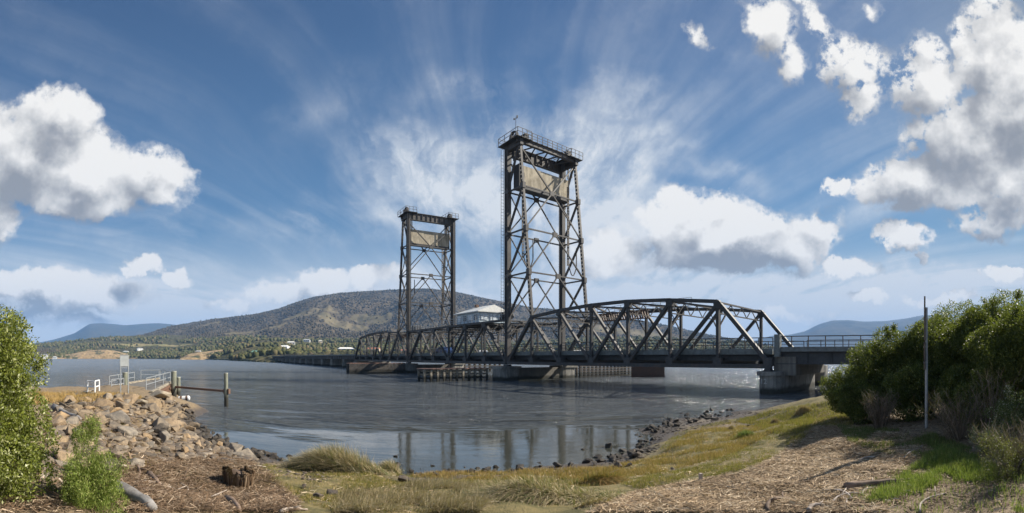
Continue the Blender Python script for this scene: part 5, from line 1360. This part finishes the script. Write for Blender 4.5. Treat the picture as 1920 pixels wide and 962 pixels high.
def tussock(label, px, py, w, d, hgt, n, mats, lean=(-.5, -.1), seed=0, name='grass_tussock', spread=.8, curl=.9):
    p = G(px, py); rot = -(px - 960) / F
    u = RG.normal(0, .42, n) * w; v = RG.normal(0, .42, n) * d; ca, sa = math.cos(rot), math.sin(rot)
    X = p.x + u * ca - v * sa; Y = p.y + u * sa + v * ca; Z = GZ(X, Y)
    env = np.exp(-((u / w) ** 2 + (v / d) ** 2) * .7)
    V, Fc = blades(X, Y, Z, hgt * RG.uniform(.55, 1.1, n) * env, .011, lean=lean, curl=curl, spread=spread)
    e = empty(name, tuple(p), 0, label, 'grass tussock'); V = V - np.array(tuple(p))
    k = int(n * .72)
    mesh_obj('dry_blades', V[:k * 8], Fc[:k * 3], mats[0], e)
    mesh_obj('green_blades', V[k * 8:], Fc[k * 3:] - k * 8, mats[1], e)
tussock('largest wind swept golden tussock at the edge of the pool', 640, 884, 1.05, .34, .95, 13000, (M_STRAW, M_DKGR), (-.75, -.25), 1, spread=.75, curl=.95)
tussock('small golden tussock just right of the largest one', 735, 886, .26, .22, .52, 1500, (M_STRAW, M_DKGR), (-.6, 0), 2)
tussock('wide flattened mat of dry swept grass at the bottom centre', 1010, 932, 1.15, .46, .62, 15000, (M_STRAW, M_DKGR), (-.9, -.7), 3, curl=1.1)
tussock('brown matted tussock right of the flattened mat', 1120, 905, .55, .25, .42, 5000, (M_GOLD, M_DKGR), (.4, -.8), 4, curl=1.1)
tussock('dark hollow clump of dead grass near the bottom centre', 1115, 948, .30, .16, .24, 1800, (M_STRAW, M_GOLD), (.5, -.9), 5, curl=1.2)
tussock('green leaning tussock on the bright turf by the stony shore', 1392, 820, .32, .25, .35, 1400, (M_GREEN, M_DKGR), (.7, 0), 6)
tussock('small brown stump like tussock beside the green leaning one', 1372, 808, .16, .14, .28, 700, (M_STRAW, M_GOLD), (0, 0), 7, spread=.3)
tussock('pale stump like tussock farther along the stony shore', 1452, 795, .22, .16, .34, 900, (M_STRAW, M_GOLD), (.2, 0), 8, spread=.35)
tussock('pale tussock at the water end of the path by the thicket', 1505, 774, .35, .2, .45, 1200, (M_STRAW, M_GOLD), (0, 0), 9, spread=.5)
tussock('dark green tuft in the straw at the bottom centre', 915, 925, .12, .12, .22, 700, (M_DKGR, M_DKGR), (0, 0), 10, spread=.4)

# ------------------------------------------------------------------ driftwood, stump, stake
M_BLEACH = m_wood('bleached_driftwood', (.58, .50, .42), (.30, .24, .19), False, (3, 3, 3))
M_BROWNW = m_wood('brown_driftwood', (.26, .18, .13), (.11, .075, .05), False, (3, 3, 3))
M_GREYW = m_wood('grey_log', (.30, .28, .26), (.13, .12, .11), False, (3, 3, 3))
def stick(a, b, r, label, m, nm='branch', bend=.08, forks=1, lift=.02, cat='driftwood', group=None, seed=None):
    rng = random.Random(seed if seed is not None else int(a[0] * 7 + a[1])); A = G(*a); B = G(*b); c = (A + B) / 2; e = Vector(c); L = (B - A).length
    side = Vector((-(B - A).y, (B - A).x, 0)).normalized(); mb = MB(); n = 9; pts = []
    for i in range(n):
        t = i / (n - 1); q = A.lerp(B, t); q.z = Hh(q.x, q.y) + r * .6 + lift * math.sin(math.pi * t)
        pts.append(q + side * L * bend * math.sin(math.pi * t * 1.3) + Vector((0, 0, rng.uniform(0, .3) * r)) - c)
    r *= 1.35; mb.tube(pts, [r * (1.1 - .65 * i / (n - 1)) * rng.uniform(.85, 1.15) for i in range(n)], 8)
    for f_ in range(forks):
        k = rng.randrange(3, 7); q = pts[k]; d = ((pts[k + 1] - pts[k]).normalized() + side * rng.choice((-1, 1)) * rng.uniform(.5, 1) + Vector((0, 0, rng.uniform(.1, .5)))).normalized() * L * rng.uniform(.15, .35)
        mb.tube([q, q + d * .5, q + d], r * .55, 6, r * .2)
    o = mb.build(nm, m, None, smooth_=True); o.location = e; tag(o, label, cat, group)
stick((215, 925), (292, 962), .085, 'thick grey log lying by the green shrub at the bottom left', M_GREYW, 'log', .03, 0)
stick((52, 905), (118, 912), .07, 'bleached forked driftwood lump beside the leafy bush', M_BLEACH, 'log', .1, 2)
stick((100, 768), (155, 790), .09, 'grey weathered log resting on the bank rocks', M_GREYW, 'log', .03, 0)
stick((222, 878), (246, 877), .022, 'short white stick near the green shrub', M_BLEACH, forks=0)
stick((238, 868), (268, 905), .03, 'dark branch rising from the debris beside the short white stick', M_BROWNW)
stick((250, 905), (358, 926), .022, 'long thin bleached branch across the brown debris', M_BLEACH, forks=2)
stick((336, 908), (358, 928), .018, 'straight bleached stick crossing the long thin branch', M_BLEACH, forks=0)
stick((262, 925), (330, 935), .03, 'brown branch half sunk in the debris', M_BROWNW)
stick((372, 952), (416, 930), .022, 'bleached stick pointing up toward the hanging root stump', M_BLEACH)
stick((425, 940), (452, 962), .05, 'stubby brown log at the bottom edge', M_BROWNW, 'log', .02, 0)
stick((456, 878), (498, 876), .018, 'white stick lying on the mud right of the stump', M_BLEACH, forks=0)
stick((482, 900), (535, 913), .010, 'thin pale twig curving right of the stump', M_BLEACH, forks=0)
stick((505, 940), (530, 928), .016, 'forked bleached stick near the turf edge', M_BLEACH)
stick((525, 962), (575, 957), .020, 'two toned pale stick along the bottom edge', M_BLEACH)
stick((320, 905), (400, 895), .018, 'brown branch running toward the stump', M_BROWNW)
stick((280, 895), (300, 915), .05, 'hollow dark root lump in the debris', M_BROWNW, 'log', .0, 2)
stick((1585, 918), (1712, 902), .042, 'long dark log lying across the reed path', M_BROWNW, 'log', .04, 0)
for i, (a, b, r, l) in enumerate([((1545, 922), (1610, 938), .014, 'curved bleached branch in front of the dark log'), ((1560, 945), (1625, 925), .013, 'pale branch crossing below the dark log'), ((1650, 912), (1700, 930), .015, 'looping pale branch at the right end of the dark log'),
      ((1620, 935), (1660, 905), .013, 'pale twig tangled with the dark log'), ((1655, 925), (1672, 945), .014, 'short hooked bleached branch'), ((1680, 905), (1725, 925), .012, 'thin branch reaching the green grass'), ((1570, 932), (1590, 955), .010, 'tiny bleached twig on the reeds'),
      ((1693, 822), (1722, 858), .014, 'bare pale stick slanting before the dark thicket'), ((1516, 962), (1542, 948), .022, 'bleached chunk of wood near the bottom edge'), ((1440, 962), (1478, 934), .022, 'dark forked branch standing up from the reeds'), ((1612, 865), (1640, 858), .02, 'white knotted stick in the shadow of the post'),
      ((1725, 962), (1765, 925), .012, 'thin stick lying in the green grass'), ((1085, 890), (1160, 896), .010, 'thin white twig over the matted grass'), ((1060, 945), (1110, 942), .012, 'pale reed stalk below the flattened mat')]):
    stick(a, b, r, l, M_BLEACH if 'dark' not in l[:5] else M_BROWNW, forks=(2 if 'log' in l or 'forked' in l else 1), bend=.14)
p = G(1313, 903)
e = empty('survey_stake', tuple(p), .3, 'short square white stake standing at the turf edge', 'stake')
MB().bar((0, 0, -.1), (.01, 0, .13), .045, .05).build('shaft', M_BLEACH, e)
def stump():
    p = G(445, 912); e = empty('root_stump', tuple(p), 0, 'brown undercut stump with hanging root fibres in the debris', 'stump')
    n = 3600; an = RG.uniform(0, 2 * np.pi, n); r = RG.uniform(.35, 1.05, n) ** .6 * (1 + .08 * np.sin(an * 3 + 1) + .05 * np.sin(an * 7)); zt = .27 + .06 * np.sin(an * 2 + .5) + .03 * np.sin(an * 9) + RG.normal(0, .015, n) + .06 * (1 - r); X = np.cos(an) * .33 * r; Y = np.sin(an) * .2 * r
    L = RG.uniform(.12, .32, n); V = []; w = .008
    for t, ww in ((0, 1), (.5, .8), (1, .3)):
        z = zt - L * t; wx = -np.sin(an) * w * ww; wy = np.cos(an) * w * ww; k = 1 - .12 * t
        V += [np.stack([X * k - wx, Y * k - wy, z], -1), np.stack([X * k + wx, Y * k + wy, z], -1)]
    V = np.stack(V, 1).reshape(-1, 3); b = (np.arange(n) * 6)[:, None]; Fc = np.concatenate([b + np.array([[0, 1, 3, 2]]), b + np.array([[2, 3, 5, 4]])], 1).reshape(-1, 4)
    mesh_obj('roots', V, Fc, M_LITD, e)
    m = MB(); m.tube([(0, 0, -.1), (0, 0, .1), (0, 0, .22), (0.02, 0, .29)], [.22, .24, .23, .10], 18); o = m.build('core', M_BROWNW, e, smooth_=True); o.scale = (1.05, .62, 1)
stump()
tussock('matted brown grass hanging over the root stump', 432, 905, .38, .18, .26, 2200, (M_LITD, M_LITD), (-.5, .3), 21, curl=1.1)

# ------------------------------------------------------------------ houses on the far shore
def land_z(H, x, y):
    px = 960 + F * math.atan2(x, y); rho = math.hypot(x, y); j = int(np.clip(np.interp(px, H['px'], np.arange(len(H['px']))), 0, len(H['px']) - 1))
    return float(np.interp(rho, H['rho'][:, j], H['Z'][:, j]))
M_GLASS = m_plain('house_window', (.05, .06, .08), .15, .1)
def house(px, rho, w, d, h, wall, roof, label, rz=None, rh=1.6, nwin=3):
    p = pol(px, rho); z = max(land_z(HL, p.x, p.y), .6)
    e = empty('house', (p.x, p.y, z), rz if rz is not None else -(px - 960) / F + random.uniform(-.5, .5), label, 'house')
    MB().box((0, 0, h / 2 - .5), (w, d, h + 1)).build('wall', m_plain('house_wall', wall, .8, .06), e)
    o = .35; V = [(-w / 2 - o, -d / 2 - o, h), (w / 2 + o, -d / 2 - o, h), (w / 2 + o, d / 2 + o, h), (-w / 2 - o, d / 2 + o, h), (-w / 2 + d * .25, 0, h + rh), (w / 2 - d * .25, 0, h + rh)]
    MB().add(V, [[0, 1, 5, 4], [2, 3, 4, 5], [3, 0, 4], [1, 2, 5], [0, 3, 2, 1]]).build('roof', m_plain('house_roof', roof, .7, .1), e)
    for k in range(nwin):
        MB().box((-w / 2 + w * (k + .7) / (nwin + .4), -d / 2 - .04, h * .55), (w * .1 + .5, .08, h * .32)).build('window', M_GLASS, e)
    MB().box((w * .28, d * .1, h + rh * .9), (.7, .7, 1.2)).build('chimney', m_plain('chimney_brick', (.22, .12, .09)), e)
random.seed(9)
W_, C_, B_ = (.75, .74, .70), (.62, .55, .42), (.35, .25, .18)
for a in [(83, 905, 15, 9, 6, W_, (.22, .22, .23), 'large white house with grey roof by the far left waterside', 2.8, 4), (103, 930, 8, 7, 3, (.5, .52, .5), (.45, .46, .46), 'small grey cottage right of the large white house on the far shore'),
          (236, 1060, 12, 8, 4.5, W_, (.55, .55, .53), 'white house on the wooded slope above the sign board'), (262, 1090, 14, 8, 4, W_, (.30, .30, .31), 'long white house right of the one above the sign board'),
          (372, 800, 10, 7, 3.5, C_, (.5, .48, .45), 'cream cottage at the far shore left of the yellow cliff'), (478, 430, 7, 6, 3, (.10, .20, .16), (.12, .24, .19), 'dark green shed near the left end of the viaduct'),
          (510, 400, 7, 6, 3, W_, (.75, .75, .72), 'small white boat shed at the viaduct end'), (532, 480, 11, 8, 3.6, W_, (.78, .77, .73), 'white roofed house just above the viaduct end'), (545, 640, 12, 8, 3.6, W_, (.62, .60, .55), 'pale house up the slope above the viaduct'),
          (648, 500, 17, 10, 4.6, (.12, .22, .40), (.80, .79, .75), 'blue building with a broad white roof left of the far truss'), (700, 520, 16, 8, 4, C_, (.42, .16, .09), 'cream building with red roof seen through the far truss'),
          (575, 900, 13, 8, 4, W_, (.4, .4, .4), 'white farmhouse on the slope below the hill'), (600, 940, 9, 7, 3.6, C_, (.6, .58, .5), 'small cream farmhouse beside the white farmhouse'), (548, 1050, 14, 8, 4, W_, (.35, .2, .15), 'white house with brown roof among the trees on the slope'),
          (905, 520, 11, 8, 4, W_, (.5, .5, .5), 'white house behind the lift span'), (760, 500, 12, 8, 4, W_, (.45, .18, .12), 'red roofed white house behind the farther tower'), (1085, 560, 14, 8, 4, C_, (.5, .47, .4), 'low cream house behind the near truss')]:
    house(*a[:8], **({'rh': a[8]} if len(a) > 8 else {}), **({'nwin': a[9]} if len(a) > 9 else {}))

# blue car crossing the lift span
def car():
    fr = Frame(74.2, 39.6, 3.56); root = bthing('parked_car', fr, 'dark blue car seen through the lift span railing', 'car')
    root.name = 'car'
    mb = m_plain('blue_car_paint', (.03, .06, .16), .3, .05); b = MB()
    s, d, z = 74.2, 39.6, 3.56; prof = [(-2.1, .35), (-2.1, .8), (-1.5, .92), (-.9, 1.42), (.7, 1.45), (1.35, .95), (2.1, .85), (2.15, .35)]
    b.prism([(x, y) for x, y in prof], 1.7, Matrix.Rotation(math.pi / 2, 3, 'X'), (s, d + .85, z)); b.build('body', mb, root, fr)
    for sx in (-1.3, 1.35):
        for sd in (-.8, .8): MB().tube([(s + sx, d + sd - .1, z + .33), (s + sx, d + sd + .1, z + .33)], .33, 14).build('wheel', M_ASPH, root, fr)
    for sd in (-.86, .86): MB().box((s - .1, d + sd, z + 1.15), (1.6, .03, .36)).build('side_window', M_GLASS, root, fr)
car()

# ------------------------------------------------------------------ the air between here and the hills
def haze():
    m = bpy.data.materials.new('thin_air'); m.use_nodes = True; g = N(m.node_tree); g.nodes.clear()
    o_ = g.add('ShaderNodeOutputMaterial'); v = g.add('ShaderNodeVolumePrincipled'); v.inputs['Color'].default_value = (.30, .56, 1.0, 1)
    v.inputs['Density'].default_value = HAZE_D; v.inputs['Anisotropy'].default_value = .0
    g.links.new(v.outputs[0], o_.inputs['Volume'])
    b = MB().box((0, 0, 330), (14900, 14900, 668)); o = b.build('haze', m); tag(o, 'thin blue air between the river and the mountains', 'haze', kind='stuff')
HAZE_D = 0.00013
haze()
